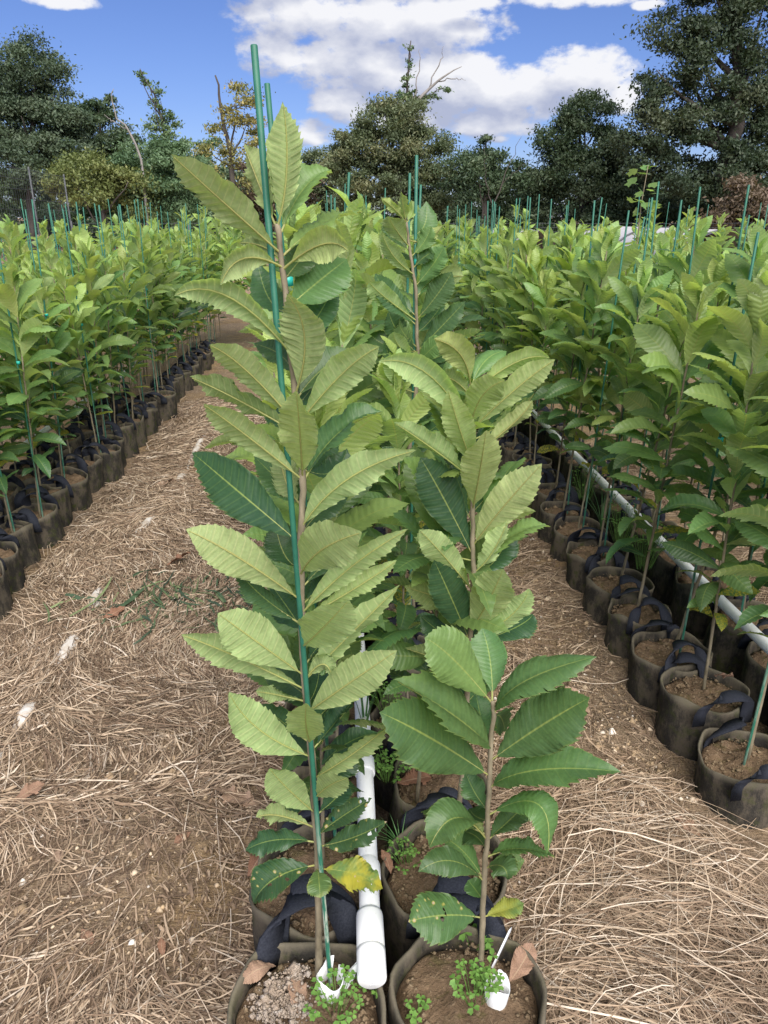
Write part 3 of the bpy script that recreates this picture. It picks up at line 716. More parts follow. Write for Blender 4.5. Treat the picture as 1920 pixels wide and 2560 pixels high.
# ------------------------------------------------------------------ hand-measured front saplings
TALL_STEM = ((-0.070,0.924), [(0.000,0.000,0.188), (0.008,0.000,0.374), (0.011,0.000,0.549), (0.009,0.000,0.700), (0.006,0.000,0.787), (0.003,0.000,0.866), (0.003,0.000,0.934), (0.004,0.000,1.023), (0.008,0.000,1.111), (0.013,0.000,1.178), (0.011,0.000,1.243), (0.007,0.000,1.305), (0.004,0.000,1.383), (0.000,0.000,1.443), (-0.004,0.000,1.492)])
TALL_LEAVES = [
 ((-0.001,0,1.46),(-0.063,-0.042,1.519),(-0.105,-0.06,1.56),(0.09,0.81,0.58),0.052,0.3,0.25,0,0),
 ((-0.004,0,1.489),(0.018,-0.014,1.548),(0.01,-0.02,1.614),(-0.63,0.75,0.19),0.053,0.25,0.15,0,0),
 ((-0.004,0,1.487),(-0.03,0.042,1.546),(-0.043,0.06,1.579),(0.72,0.68,-0.14),0.042,0.25,0.25,0,0),
 ((-0.003,0,1.477),(0.027,0.035,1.549),(0.061,0.05,1.548),(-0.35,-0.59,0.73),0.054,0.4,0.5,0,0),
 ((0.001,0,1.442),(0.056,-0.035,1.488),(0.078,-0.05,1.464),(0.46,0.84,0.3),0.041,0.15,0.25,0.3,0),
 ((-0.001,0,1.456),(0.054,0.056,1.506),(0.098,0.08,1.505),(-0.13,-0.4,0.91),0.049,0.3,0.25,0,0),
 ((0,0,1.444),(-0.048,-0.042,1.476),(-0.065,-0.06,1.429),(-0.67,0.64,0.37),0.039,0.3,0.25,0.3,0),
 ((-0,0,1.452),(-0.023,0.021,1.473),(-0.053,0.03,1.47),(0.51,0.86,0.07),0.018,0.3,0.25,0,0),
 ((0.003,0,1.397),(0.038,0.07,1.422),(0.077,0.1,1.448),(0.44,-0.64,0.62),0.069,0.55,0.1,0,0),
 ((0.005,0,1.354),(0.042,0.084,1.371),(0.06,0.12,1.42),(0.29,-0.56,0.78),0.042,0.75,0.25,0,0),
 ((0.006,0,1.342),(-0.063,-0.042,1.448),(-0.117,-0.06,1.418),(-0.03,0.81,0.58),0.045,0.4,0.25,0.2,0),
 ((0.008,0,1.292),(0.041,-0.035,1.376),(0.007,-0.05,1.419),(0.14,0.92,0.36),0.057,0.35,0.12,0,0),
 ((0.01,0,1.253),(0.074,-0.049,1.343),(0.111,-0.07,1.362),(0.19,0.9,0.4),0.047,0.25,0.25,0,0),
 ((0.008,0,1.284),(0.037,0.042,1.321),(0.083,0.06,1.335),(-0.04,-0.61,0.79),0.051,0.7,0.25,0,0),
 ((0.01,0,1.251),(-0.051,-0.042,1.348),(-0.083,-0.06,1.364),(0.04,0.87,0.49),0.044,0.28,0.25,0,0),
 ((0.011,0,1.24),(-0.07,0.021,1.287),(-0.127,0.03,1.31),(0.45,0.67,0.59),0.051,0.6,0.25,0,0),
 ((0.013,0,1.183),(0.017,-0.07,1.263),(0.016,-0.1,1.319),(0.13,0.8,0.58),0.051,0.22,0.15,0,0),
 ((0.013,0,1.178),(-0.066,-0.035,1.264),(-0.098,-0.05,1.293),(-0.05,0.93,0.36),0.049,0.35,0.25,0,0),
 ((0.013,0,1.175),(0.054,0.021,1.251),(0.12,0.03,1.26),(-0.49,-0.41,0.77),0.067,0.7,0.5,0,0),
 ((0.012,0,1.194),(0.059,0.056,1.148),(0.072,0.08,1.196),(0.59,-0.46,0.66),0.046,0.85,0.25,0,0),
 ((0.008,0,1.109),(0.057,-0.042,1.206),(0.157,-0.06,1.235),(0.14,0.95,0.29),0.05,0.3,0.25,0,0),
 ((0.01,0,1.143),(-0.015,0.042,1.148),(-0.021,0.06,1.198),(0.75,0.61,-0.25),0.051,0.5,0.25,0,0),
 ((0.007,0,1.085),(-0.087,-0.014,1.185),(-0.123,-0.02,1.224),(0.54,-0.74,0.4),0.076,0.95,0.2,0,0),
 ((0.004,0,0.999),(-0.08,-0.035,1.096),(-0.134,-0.05,1.132),(-0.15,0.97,0.21),0.058,0.35,0.15,0,0),
 ((0.005,0,1.04),(0.027,-0.084,1.121),(0.088,-0.12,1.153),(0.57,0.74,0.36),0.067,0.35,0.12,0,0),
 ((0.004,0,1.018),(0.049,0.035,1.055),(0.076,0.05,1.056),(-0.19,-0.41,0.89),0.047,0.85,0.25,0,0),
 ((0.004,0,0.992),(0.044,0.063,1),(0.069,0.09,1.043),(-0.17,-0.39,0.9),0.044,0.9,0.25,0,0),
 ((0.004,0,0.979),(0.074,-0.035,1.077),(0.149,-0.05,1.126),(0.06,0.96,0.26),0.044,0.3,0.25,0,0),
 ((0.004,0,0.97),(0.096,0,1.024),(0.138,0,1.058),(-0.19,0.94,0.28),0.036,0.2,0.25,0,0),
 ((0.004,0,0.96),(-0.064,0.014,1),(-0.086,0.02,1.043),(0.64,-0.21,0.74),0.054,0.85,0.25,0,0),
 ((0.003,0,0.874),(-0.069,-0.035,0.965),(-0.104,-0.05,1.01),(-0.41,0.91,0.01),0.067,0.42,0.12,0,0),
 ((0.003,0,0.924),(0.032,-0.084,0.996),(0.071,-0.12,1.063),(0.49,0.76,0.42),0.071,0.38,0.1,0,0),
 ((0.004,0,0.85),(-0.104,-0.014,0.931),(-0.163,-0.02,0.961),(0.06,0.96,0.27),0.056,0.5,0.25,0,0),
 ((0.003,0,0.866),(0.058,-0.014,0.937),(0.142,-0.02,1.031),(-0.21,0.94,0.29),0.045,0.45,0.25,0,0),
 ((0.003,0,0.89),(0.034,0.049,0.914),(0.069,0.07,0.938),(-0.35,-0.29,0.89),0.047,0.95,0.25,0,0),
 ((0.005,0,0.809),(0.066,-0.042,0.886),(0.135,-0.06,0.951),(0.43,0.9,-0.01),0.063,0.45,0.25,0,0),
 ((0.003,0,0.866),(0.036,-0.014,0.926),(0.044,-0.02,0.885),(0.41,0.91,0.08),0.036,0.6,0.25,0,0),
 ((0.007,0,0.752),(0.006,-0.105,0.87),(0.015,-0.15,0.935),(0.08,0.77,0.63),0.053,0.42,0.1,0,0),
 ((0.008,0,0.726),(-0.081,-0.035,0.8),(-0.099,-0.05,0.885),(-0.45,0.89,-0.02),0.06,0.48,0.25,0,0),
 ((0.004,0,0.829),(-0.05,0.021,0.832),(-0.074,0.03,0.828),(0.35,0.92,0.19),0.027,0.6,0.25,0,0),
 ((0.008,0,0.738),(0.055,0.035,0.771),(0.08,0.05,0.799),(-0.58,-0.15,0.8),0.06,0.95,0.5,0,0),
 ((0.007,0,0.753),(-0.05,0.042,0.77),(-0.071,0.06,0.782),(0.27,-0.12,0.96),0.044,0.9,0.25,0,0),
 ((0.005,0,0.823),(0.019,0.063,0.799),(0.022,0.09,0.834),(0.07,-0.13,0.99),0.043,0.95,0.25,0,0),
 ((0.009,0,0.684),(0.069,-0.021,0.738),(0.135,-0.03,0.812),(-0,0.97,0.23),0.049,0.55,0.25,0,0),
 ((0.009,0,0.671),(0.051,0.042,0.661),(0.077,0.06,0.69),(-0.07,-0.22,0.97),0.056,0.95,0.25,0,0),
 ((0.01,0,0.614),(-0.037,-0.042,0.712),(-0.049,-0.06,0.758),(-0.48,0.86,0.16),0.053,0.5,0.25,0,0),
 ((0.01,0,0.643),(0.033,-0.056,0.723),(0.064,-0.08,0.753),(0.68,0.71,0.18),0.045,0.55,0.25,0,0),
 ((0.01,0,0.61),(0.05,0.035,0.61),(0.061,0.05,0.629),(-0.16,-0.2,0.97),0.051,0.95,0.25,0,0),
 ((0.01,0,0.639),(-0.022,0.056,0.595),(-0.062,0.08,0.561),(-0.83,-0.28,0.48),0.063,0.8,0.25,0,0),
 ((0.01,0,0.583),(-0.054,-0.014,0.641),(-0.081,-0.02,0.629),(-0.13,0.98,0.17),0.043,0.55,0.25,0,0),
 ((0.01,0,0.565),(0.041,0.021,0.579),(0.102,0.03,0.612),(-0.37,-0.26,0.89),0.043,0.9,0.25,0,2),
 ((0.011,0,0.544),(0.068,-0.014,0.564),(0.123,-0.02,0.61),(-0.52,-0.24,0.82),0.047,0.9,0.25,0,2),
 ((0.011,0,0.553),(-0.063,0,0.575),(-0.106,0,0.541),(-0.1,-0.08,0.99),0.048,0.9,0.25,0,0),
 ((0.01,0,0.504),(-0.071,-0.035,0.53),(-0.091,-0.05,0.482),(-0.05,-0.3,0.95),0.072,0.92,0.25,0,2),
 ((0.01,0,0.499),(0.014,-0.042,0.512),(0.016,-0.06,0.498),(0.17,0,0.99),0.042,0.55,0.25,0,1),
 ((0.01,0,0.495),(0.076,-0.028,0.521),(0.116,-0.04,0.489),(-0.06,-0.28,0.96),0.061,0.45,0.25,0,3),
 ((0.001,0,1.429),(0.011,0.052,1.443),(0.041,0.074,1.473),(0.37,-0.61,0.7),0.042,0.703292,0.25,0,0),
 ((0.004,0,1.392),(-0.031,0.084,1.384),(-0.042,0.12,1.446),(-0.16,-0.45,0.88),0.041,0.819088,0.25,0,0),
 ((0.005,0,1.354),(0.017,0.08,1.341),(0.055,0.114,1.4),(0.38,-0.48,0.79),0.041,0.867853,0.25,0,0),
 ((0.007,0,1.315),(-0.004,0.085,1.331),(-0.054,0.122,1.336),(-0.5,-0.38,0.78),0.035,0.818187,0.25,0,0),
 ((0.009,0,1.274),(0.023,0.083,1.28),(0.063,0.118,1.316),(0.38,-0.46,0.8),0.04,0.811155,0.25,0,0),
 ((0.011,0,1.232),(-0.027,0.09,1.25),(-0.033,0.128,1.237),(-0.43,-0.19,0.88),0.038,0.80904,0.25,0,0),
 ((0.012,0,1.188),(0.029,0.074,1.179),(0.061,0.105,1.205),(0.47,-0.34,0.82),0.04,0.846063,0.25,0,0),
 ((0.01,0,1.143),(-0.013,0.077,1.136),(-0.063,0.11,1.177),(-0.28,-0.45,0.85),0.051,0.740775,0.25,0,0),
 ((0.007,0,1.097),(0.024,0.058,1.113),(0.073,0.083,1.123),(0.24,-0.46,0.86),0.046,0.907902,0.25,0,0),
 ((0.005,0,1.049),(-0.027,0.053,1.03),(-0.034,0.075,1.09),(0.2,-0.39,0.9),0.052,0.900149,0.25,0,0),
 ((0.004,0,0.999),(0.022,0.051,0.973),(0.049,0.073,1.035),(-0.13,-0.37,0.92),0.051,0.853633,0.25,0,0),
 ((0.004,0,0.947),(-0.012,0.07,0.932),(-0.05,0.1,0.975),(-0.13,-0.33,0.93),0.054,0.949627,0.25,0,0),
 ((0.003,0,0.893),(0.012,0.066,0.867),(0.061,0.094,0.876),(0.58,-0.21,0.79),0.042,0.852617,0.25,0,0),
 ((0.004,0,0.837),(-0.006,0.087,0.784),(-0.078,0.124,0.817),(-0.47,-0.17,0.87),0.058,0.794447,0.25,0,0),
 ((0.006,0,0.78),(0.019,0.075,0.747),(0.069,0.107,0.775),(0.39,-0.19,0.9),0.052,0.935155,0.25,0,0),
 ((0.008,0,0.719),(-0.013,0.09,0.677),(-0.071,0.129,0.68),(-0.51,-0.05,0.86),0.049,0.830282,0.25,0,0),
]
SHORT_STEM = ((0.222,0.900), [(0.000,0.000,0.210), (-0.004,0.000,0.341), (-0.008,0.000,0.489), (-0.008,0.000,0.588), (-0.009,0.000,0.681), (-0.011,0.000,0.772), (-0.010,0.000,0.814), (-0.013,0.000,0.836)])
SHORT_LEAVES = [
 ((-0.012,0,0.83),(-0.084,-0.014,0.938),(-0.118,-0.02,0.959),(0.44,-0.87,0.22),0.08,0.4,0.35,0,0),
 ((-0.013,0,0.836),(-0.002,0.063,0.871),(-0.016,0.09,0.906),(0.26,-0.59,0.77),0.066,0.6,0.2,0,0),
 ((-0.01,0,0.812),(-0.004,-0.021,0.89),(0.124,-0.03,0.927),(-0.65,-0.04,0.76),0.082,0.6,0.45,0.2,0),
 ((-0.011,0,0.801),(0.011,0.049,0.79),(0.028,0.07,0.723),(0.74,-0.65,-0.21),0.052,0.72,0.25,0,0),
 ((-0.01,0,0.745),(-0.042,-0.021,0.812),(-0.161,-0.03,0.9),(0.72,-0.19,0.66),0.113,0.56,0.6,0,0),
 ((-0.009,0,0.696),(-0.109,-0.035,0.808),(-0.182,-0.05,0.86),(0.57,-0.73,0.38),0.097,0.7,0.15,0,0),
 ((-0.01,0,0.726),(0.059,-0.021,0.811),(0.121,-0.03,0.858),(-0.62,-0.61,0.48),0.094,0.68,0.15,0,0),
 ((-0.009,0,0.674),(0.026,-0.042,0.761),(0.17,-0.06,0.748),(-0.39,-0.02,0.92),0.083,0.64,0.3,0,0),
 ((-0.011,0,0.765),(-0.017,0.056,0.75),(-0.022,0.08,0.795),(0.36,-0.29,0.89),0.056,0.72,0.25,0,0),
 ((-0.008,0,0.628),(-0.024,0.035,0.623),(-0.038,0.05,0.662),(0.34,-0.38,0.86),0.049,0.76,0.25,0,0),
 ((-0.008,0,0.619),(0.084,-0.042,0.736),(0.073,-0.06,0.594),(0.11,-0.25,0.96),0.067,0.56,0.35,0.2,0),
 ((-0.008,0,0.566),(0.034,0.035,0.564),(0.083,0.05,0.613),(-0.39,-0.14,0.91),0.052,0.76,0.25,0,0),
 ((-0.008,0,0.53),(0.041,-0.014,0.579),(0.102,-0.02,0.543),(-0.07,0.23,0.97),0.06,0.6,0.4,0,0),
 ((-0.008,0,0.506),(0.019,-0.035,0.564),(0.018,-0.05,0.534),(-0.69,0.05,0.72),0.047,0.72,0.25,0,0),
 ((-0.008,0,0.51),(0.036,0.028,0.48),(0.07,0.04,0.477),(0.52,-0.35,0.78),0.039,0.48,0.25,0,0),
 ((-0.008,0,0.57),(-0.072,-0.035,0.701),(-0.107,-0.05,0.607),(0.27,0.17,0.95),0.074,0.64,0.6,0,0),
 ((-0.008,0,0.579),(-0.091,0.028,0.608),(-0.11,0.04,0.592),(0.16,0.09,0.98),0.044,0.56,0.25,0,0),
 ((-0.008,0,0.608),(-0.02,0.056,0.558),(-0.022,0.08,0.557),(-0.67,0.31,0.67),0.051,0.76,0.25,0,0),
 ((-0.008,0,0.549),(-0.015,0.042,0.541),(-0.034,0.06,0.525),(-0.58,0.08,0.81),0.049,0.72,0.25,0,0),
 ((-0.007,0,0.48),(-0.038,0.035,0.521),(-0.068,0.05,0.523),(0.31,-0.39,0.87),0.06,0.52,0.25,0,0),
 ((-0.007,0,0.478),(-0.068,-0.021,0.582),(-0.121,-0.03,0.537),(0.5,-0.22,0.84),0.047,0.72,0.25,0,0),
 ((-0.006,0,0.433),(-0.012,0.035,0.418),(-0.024,0.05,0.425),(-0.32,0.04,0.95),0.036,0.56,0.25,0,0),
 ((-0.006,0,0.394),(-0.079,-0.028,0.448),(-0.136,-0.04,0.442),(0.42,-0.41,0.81),0.082,0.64,0.12,0,2),
 ((-0.006,0,0.396),(0.037,0.014,0.392),(0.07,0.02,0.399),(-0.02,-0.06,1),0.042,0.4,0.25,0,1),
]
PALE_STEM = ((0.223,1.220), [(0.000,0.000,0.250), (0.001,0.000,0.310), (0.007,0.000,0.414), (0.010,0.000,0.604), (0.008,0.000,0.769), (0.010,0.000,0.887), (0.005,0.000,0.947), (0.002,0.000,1.016), (-0.004,0.000,1.106), (-0.009,0.000,1.177), (-0.012,0.000,1.239)])
PALE_LEAVES = [
 ((-0.012,0,1.236),(-0.026,-0.042,1.311),(-0.083,-0.06,1.323),(-0.12,0.86,0.49),0.055,0.08,0.3,0,0),
 ((-0.011,0,1.234),(0.014,0.035,1.288),(0.057,0.05,1.284),(-0.22,-0.53,0.82),0.059,0.5,0.4,0.3,0),
 ((-0.011,0,1.222),(0.066,-0.028,1.304),(0.108,-0.04,1.288),(0.06,0.9,0.43),0.047,0.12,0.3,0,0),
 ((-0.008,0,1.159),(0.065,-0.035,1.252),(0.114,-0.05,1.288),(-0.02,0.93,0.37),0.052,0.2,0.25,0,0),
 ((-0.007,0,1.141),(0.079,0,1.183),(0.098,0,1.225),(-0.62,-0.08,0.78),0.078,0.75,0.6,0,0),
 ((-0.005,0,1.113),(0.078,-0.014,1.181),(0.09,-0.02,1.215),(-0.22,0.9,0.38),0.037,0.2,0.25,0,0),
 ((-0.008,0,1.166),(-0.011,-0.056,1.245),(0.029,-0.08,1.262),(0.37,0.78,0.51),0.058,0.22,0.25,0,0),
 ((-0.008,0,1.159),(-0.087,-0.042,1.304),(-0.169,-0.06,1.289),(0,0.91,0.43),0.052,0.28,0.25,0.2,0),
 ((-0.011,0,1.218),(-0.041,-0.014,1.259),(-0.072,-0.02,1.257),(0.08,0.83,0.56),0.053,0.25,0.25,0,0),
 ((-0.011,0,1.212),(-0.024,0.042,1.225),(-0.037,0.06,1.265),(0.22,-0.59,0.77),0.037,0.5,0.25,0,0),
 ((-0.004,0,1.1),(-0.035,-0.056,1.172),(-0.061,-0.08,1.249),(0.09,0.86,0.5),0.055,0.22,0.25,0,0),
 ((0.002,0,1.014),(-0.001,-0.077,1.117),(-0.003,-0.11,1.19),(0.05,0.85,0.53),0.068,0.25,0.12,0,0),
 ((-0.002,0,1.072),(-0.078,-0.014,1.138),(-0.142,-0.02,1.181),(0.36,0.72,0.6),0.058,0.35,0.4,0,0),
 ((0.007,0,0.921),(-0.059,0,1.055),(-0.094,0,1.112),(0.26,-0.96,0.14),0.078,0.95,0.15,0,0),
 ((0.003,0,0.992),(-0.031,0.049,1.028),(-0.031,0.07,1.076),(0.46,-0.58,0.67),0.059,0.85,0.25,0,0),
 ((0.006,0,0.943),(0.048,-0.042,1.039),(0.104,-0.06,1.117),(0.25,0.95,0.19),0.071,0.25,0.25,0,0),
 ((0.005,0,0.953),(0.077,0.056,1.103),(0.106,0.08,1.074),(-0.66,-0.25,0.71),0.064,0.45,0.25,0,0),
 ((0.01,0,0.888),(0.042,-0.021,0.927),(0.059,-0.03,1.003),(-0.27,0.9,0.35),0.054,0.3,0.5,0,0),
 ((0.01,0,0.88),(0.08,0.042,0.89),(0.077,0.06,0.95),(-0.44,-0.43,0.79),0.062,0.9,0.25,0,0),
 ((0.009,0,0.896),(0.093,0.014,0.984),(0.153,0.02,0.967),(-0.44,-0.06,0.9),0.069,0.35,0.5,0,0),
 ((0.009,0,0.85),(-0.058,-0.042,0.952),(-0.1,-0.06,1.002),(-0.17,0.95,0.25),0.056,0.45,0.25,0,0),
 ((0.008,0,0.912),(-0.077,0.042,0.911),(-0.081,0.06,0.953),(0.62,0.72,0.3),0.063,0.3,0.25,0,0),
 ((0.008,0,0.741),(-0.036,-0.021,0.854),(-0.069,-0.03,0.929),(0.3,-0.95,-0.03),0.071,0.95,0.15,0,0),
 ((0.008,0,0.76),(0.034,-0.063,0.868),(0.043,-0.09,0.938),(0.32,0.87,0.38),0.079,0.4,0.12,0,0),
 ((0.008,0,0.741),(0.099,-0.028,0.806),(0.105,-0.04,0.872),(0.22,0.97,0.13),0.059,0.45,0.25,0,0),
 ((0.008,0,0.732),(0.124,0.021,0.755),(0.136,0.03,0.778),(-0.25,-0.35,0.9),0.067,0.95,0.25,0,0),
 ((0.009,0,0.828),(-0.027,0.028,0.809),(-0.116,0.04,0.842),(0.32,0.86,0.4),0.072,0.5,0.25,0,0),
 ((0.009,0,0.705),(-0.034,0.049,0.723),(-0.081,0.07,0.758),(0.19,-0.43,0.88),0.066,0.9,0.25,0,0),
 ((0.009,0,0.65),(-0,0.042,0.661),(-0.113,0.06,0.691),(0.51,0.78,0.38),0.086,0.7,0.25,0,0),
 ((0.009,0,0.594),(-0.022,0.042,0.613),(-0.063,0.06,0.612),(0.1,-0.19,0.98),0.063,0.9,0.25,0,0),
 ((-0.006,0,1.127),(0.031,0.068,1.114),(0.063,0.097,1.158),(0.25,-0.45,0.86),0.04,0.858045,0.25,0,0),
 ((-0.002,0,1.068),(-0.001,0.072,1.074),(-0.043,0.102,1.1),(-0.4,-0.42,0.81),0.045,0.884509,0.25,0,0),
 ((0.002,0,1.008),(0.018,0.061,0.986),(0.081,0.087,1.051),(0.08,-0.5,0.86),0.045,0.848168,0.25,0,0),
 ((0.006,0,0.945),(-0.007,0.055,0.948),(-0.034,0.078,0.968),(-0.29,-0.4,0.87),0.05,0.79429,0.25,0,0),
 ((0.01,0,0.88),(0.05,0.051,0.859),(0.084,0.073,0.916),(-0.07,-0.38,0.92),0.047,0.900952,0.25,0,0),
 ((0.009,0,0.811),(0.001,0.056,0.797),(-0.038,0.079,0.845),(0.05,-0.37,0.93),0.045,0.783438,0.25,0,0),
 ((0.008,0,0.741),(0.047,0.069,0.738),(0.105,0.099,0.734),(0.42,-0.35,0.83),0.05,0.921225,0.25,0,0),
 ((0.009,0,0.668),(-0.01,0.076,0.641),(-0.022,0.108,0.673),(-0.32,-0.14,0.94),0.049,0.909619,0.25,0,0),
 ((0.009,0,0.594),(0.027,0.057,0.574),(0.101,0.081,0.614),(-0,-0.24,0.97),0.06,0.732422,0.25,0,0),
 ((0.008,0,0.514),(-0.007,0.06,0.527),(-0.035,0.085,0.52),(-0.21,-0.18,0.96),0.055,0.802381,0.25,0,0),
]
NARROW_STEM = ((0.160,1.880), [(0.000,0.000,0.199), (0.001,0.000,0.600), (0.004,0.000,0.882), (0.023,0.000,1.046), (0.028,0.000,1.176), (0.024,0.000,1.223), (0.020,0.000,1.336), (0.004,0.000,1.429), (-0.005,0.000,1.487)])
NARROW_LEAVES = [
 ((-0.005,0,1.486),(-0.016,-0.021,1.524),(-0.02,-0.03,1.553),(0.47,0.76,0.45),0.038,0.05,0.25,0,0),
 ((-0.005,0,1.487),(-0.035,-0.014,1.522),(-0.066,-0.02,1.539),(0.24,0.78,0.58),0.026,0.05,0.25,0,0),
 ((-0.005,0,1.486),(0.018,0.028,1.507),(0.009,0.04,1.536),(-0.13,-0.75,0.64),0.034,0.15,0.25,0,0),
 ((0.004,0,1.431),(-0.04,-0.035,1.475),(-0.05,-0.05,1.5),(-0.1,0.84,0.53),0.059,0.3,0.25,0,0),
 ((0.008,0,1.411),(0.045,0,1.441),(0.054,0,1.478),(-0.56,-0.73,0.38),0.055,0.45,0.25,0,0),
 ((0.002,0,1.447),(0.046,0.028,1.429),(0.087,0.04,1.481),(-0.47,0.86,0.18),0.036,0.1,0.25,0,0),
 ((0.019,0,1.342),(0.062,-0.021,1.39),(0.083,-0.03,1.434),(-0.61,-0.78,0.17),0.069,0.5,0.25,0,0),
 ((0.015,0,1.369),(-0.047,-0.028,1.408),(-0.064,-0.04,1.463),(0.23,0.81,0.54),0.052,0.4,0.25,0,0),
 ((0.023,0,1.248),(-0.05,-0.021,1.31),(-0.081,-0.03,1.373),(0.53,-0.82,0.24),0.064,0.75,0.25,0,0),
 ((0.023,0,1.259),(-0.084,-0.042,1.335),(-0.095,-0.06,1.356),(-0.01,0.86,0.52),0.056,0.35,0.25,0,0),
 ((0.023,0,1.262),(0.073,-0.021,1.318),(0.104,-0.03,1.377),(-0.6,-0.76,0.22),0.067,0.65,0.25,0,0),
 ((0.021,0,1.317),(0.083,0.042,1.366),(0.147,0.06,1.36),(-0.5,0.62,0.61),0.078,0.3,0.25,0,0),
 ((0.027,0,1.184),(0.077,-0.021,1.239),(0.139,-0.03,1.308),(-0.62,-0.68,0.39),0.067,0.75,0.25,0,0),
 ((0.028,0,1.176),(-0.04,-0.035,1.238),(-0.049,-0.05,1.288),(0.4,-0.91,-0.13),0.062,0.85,0.25,0,0),
 ((0.027,0,1.155),(-0.041,-0.056,1.209),(-0.039,-0.08,1.243),(-0.24,0.8,0.55),0.051,0.3,0.25,0,0),
 ((0.027,0,1.148),(0.119,0,1.178),(0.152,0,1.218),(-0.37,-0.66,0.66),0.065,0.8,0.25,0,0),
 ((0.028,0,1.181),(-0.081,0.035,1.191),(-0.091,0.05,1.224),(-0.03,-0.7,0.72),0.061,0.7,0.25,0,0),
 ((0.025,0,1.099),(-0.041,-0.028,1.133),(-0.06,-0.04,1.218),(0.54,-0.83,0.11),0.064,0.85,0.25,0,0),
 ((0.025,0,1.088),(0.064,0,1.156),(0.105,0,1.16),(-0.51,-0.65,0.57),0.061,0.85,0.25,0,0),
 ((0.024,0,1.078),(-0.046,-0.042,1.105),(-0.091,-0.06,1.143),(-0.14,0.84,0.53),0.062,0.35,0.25,0,0),
 ((0.019,0,1.015),(-0.031,-0.014,1.073),(-0.069,-0.02,1.125),(0.54,-0.8,0.29),0.065,0.9,0.25,0,0),
 ((0.017,0,0.993),(0.054,-0.021,1.043),(0.093,-0.03,1.085),(-0.66,-0.67,0.33),0.073,0.9,0.25,0,0),
 ((0.009,0,0.927),(-0.034,0,0.985),(-0.09,0,0.995),(0.41,-0.69,0.59),0.061,0.85,0.25,0,0),
 ((0.008,0,0.917),(0.047,0,0.967),(0.089,0,0.993),(-0.54,-0.61,0.58),0.062,0.9,0.25,0,0),
 ((0.004,0,0.837),(-0.03,0,0.88),(-0.09,0,0.897),(0.41,-0.66,0.63),0.062,0.8,0.25,0,0),
 ((0.003,0,0.789),(0.036,0,0.822),(0.083,0,0.826),(-0.35,-0.54,0.77),0.056,0.9,0.25,0,0),
 ((0.002,0,0.718),(-0.028,0,0.766),(-0.091,0,0.736),(0.16,-0.54,0.83),0.056,0.9,0.25,0,0),
 ((0,0,1.456),(0.06,0.069,1.458),(0.052,0.098,1.535),(0.1,-0.65,0.75),0.063,0.595459,0.25,0,0),
 ((0.006,0,1.42),(-0.041,0.032,1.462),(-0.045,0.046,1.489),(0.18,-0.75,0.64),0.061,0.633557,0.25,0,0),
 ((0.012,0,1.383),(0.04,-0.01,1.416),(0.065,-0.014,1.423),(-0.56,-0.67,0.49),0.049,0.764586,0.25,0,0),
 ((0.019,0,1.346),(0.012,0.059,1.381),(-0.055,0.084,1.422),(-0.07,-0.71,0.71),0.063,0.659629,0.25,0,0),
 ((0.021,0,1.308),(0.046,0.017,1.354),(0.076,0.024,1.358),(-0.33,-0.67,0.67),0.054,0.586188,0.25,0,0),
 ((0.023,0,1.269),(-0.024,0.011,1.312),(-0.038,0.016,1.319),(0.32,-0.72,0.62),0.055,0.752046,0.25,0,0),
 ((0.024,0,1.231),(0.054,0.047,1.233),(0.103,0.067,1.302),(-0.13,-0.65,0.75),0.05,0.814795,0.25,0,0),
 ((0.027,0,1.191),(-0.029,-0.036,1.242),(-0.023,-0.052,1.268),(0.5,-0.83,-0.23),0.06,0.522129,0.25,0,0),
 ((0.027,0,1.15),(0.048,-0.042,1.193),(0.085,-0.06,1.223),(-0.74,-0.68,0.03),0.059,0.424675,0.25,0,0),
 ((0.026,0,1.109),(-0.008,-0.032,1.12),(-0.028,-0.046,1.208),(0.55,-0.83,-0.09),0.061,0.625954,0.25,0,0),
 ((0.024,0,1.068),(0.053,-0.002,1.089),(0.087,-0.002,1.143),(-0.63,-0.59,0.51),0.057,0.485987,0.25,0,0),
 ((0.021,0,1.025),(-0.007,-0.033,1.044),(-0.058,-0.047,1.116),(0.6,-0.8,0.1),0.053,0.48035,0.25,0,0),
 ((0.016,0,0.982),(0.038,0.028,1.02),(0.108,0.04,1.036),(-0.23,-0.55,0.8),0.063,0.594217,0.25,0,0),
 ((0.011,0,0.938),(-0.011,0.01,0.975),(-0.073,0.014,1.003),(0.41,-0.63,0.66),0.06,0.510287,0.25,0,0),
 ((0.006,0,0.895),(0.055,0.057,0.926),(0.066,0.081,0.939),(0.15,-0.56,0.82),0.057,0.821418,0.25,0,0),
 ((0.004,0,0.849),(-0.02,-0.028,0.926),(-0.089,-0.04,0.924),(0.6,-0.72,0.35),0.056,0.76595,0.25,0,0),
]

def stem_mesh(P, r0, r1, n=9):
    P = np.asarray(P, float); k = len(P); s = np.linspace(0, 1, 4 * k)
    t_ = np.linspace(0, 1, k)
    Q = np.stack([np.interp(s, t_, P[:, j]) for j in range(3)], -1)
    Q[1:-1, :2] += rng.normal(0, 0.0007, (len(Q) - 2, 2))
    rad = np.linspace(r0, r1, len(Q)) * (1 + 0.13 * (np.arange(len(Q)) % 4 == 2))
    V, F = tube(Q, rad, n)
    return mesh('stem', V, F, M['stem'])


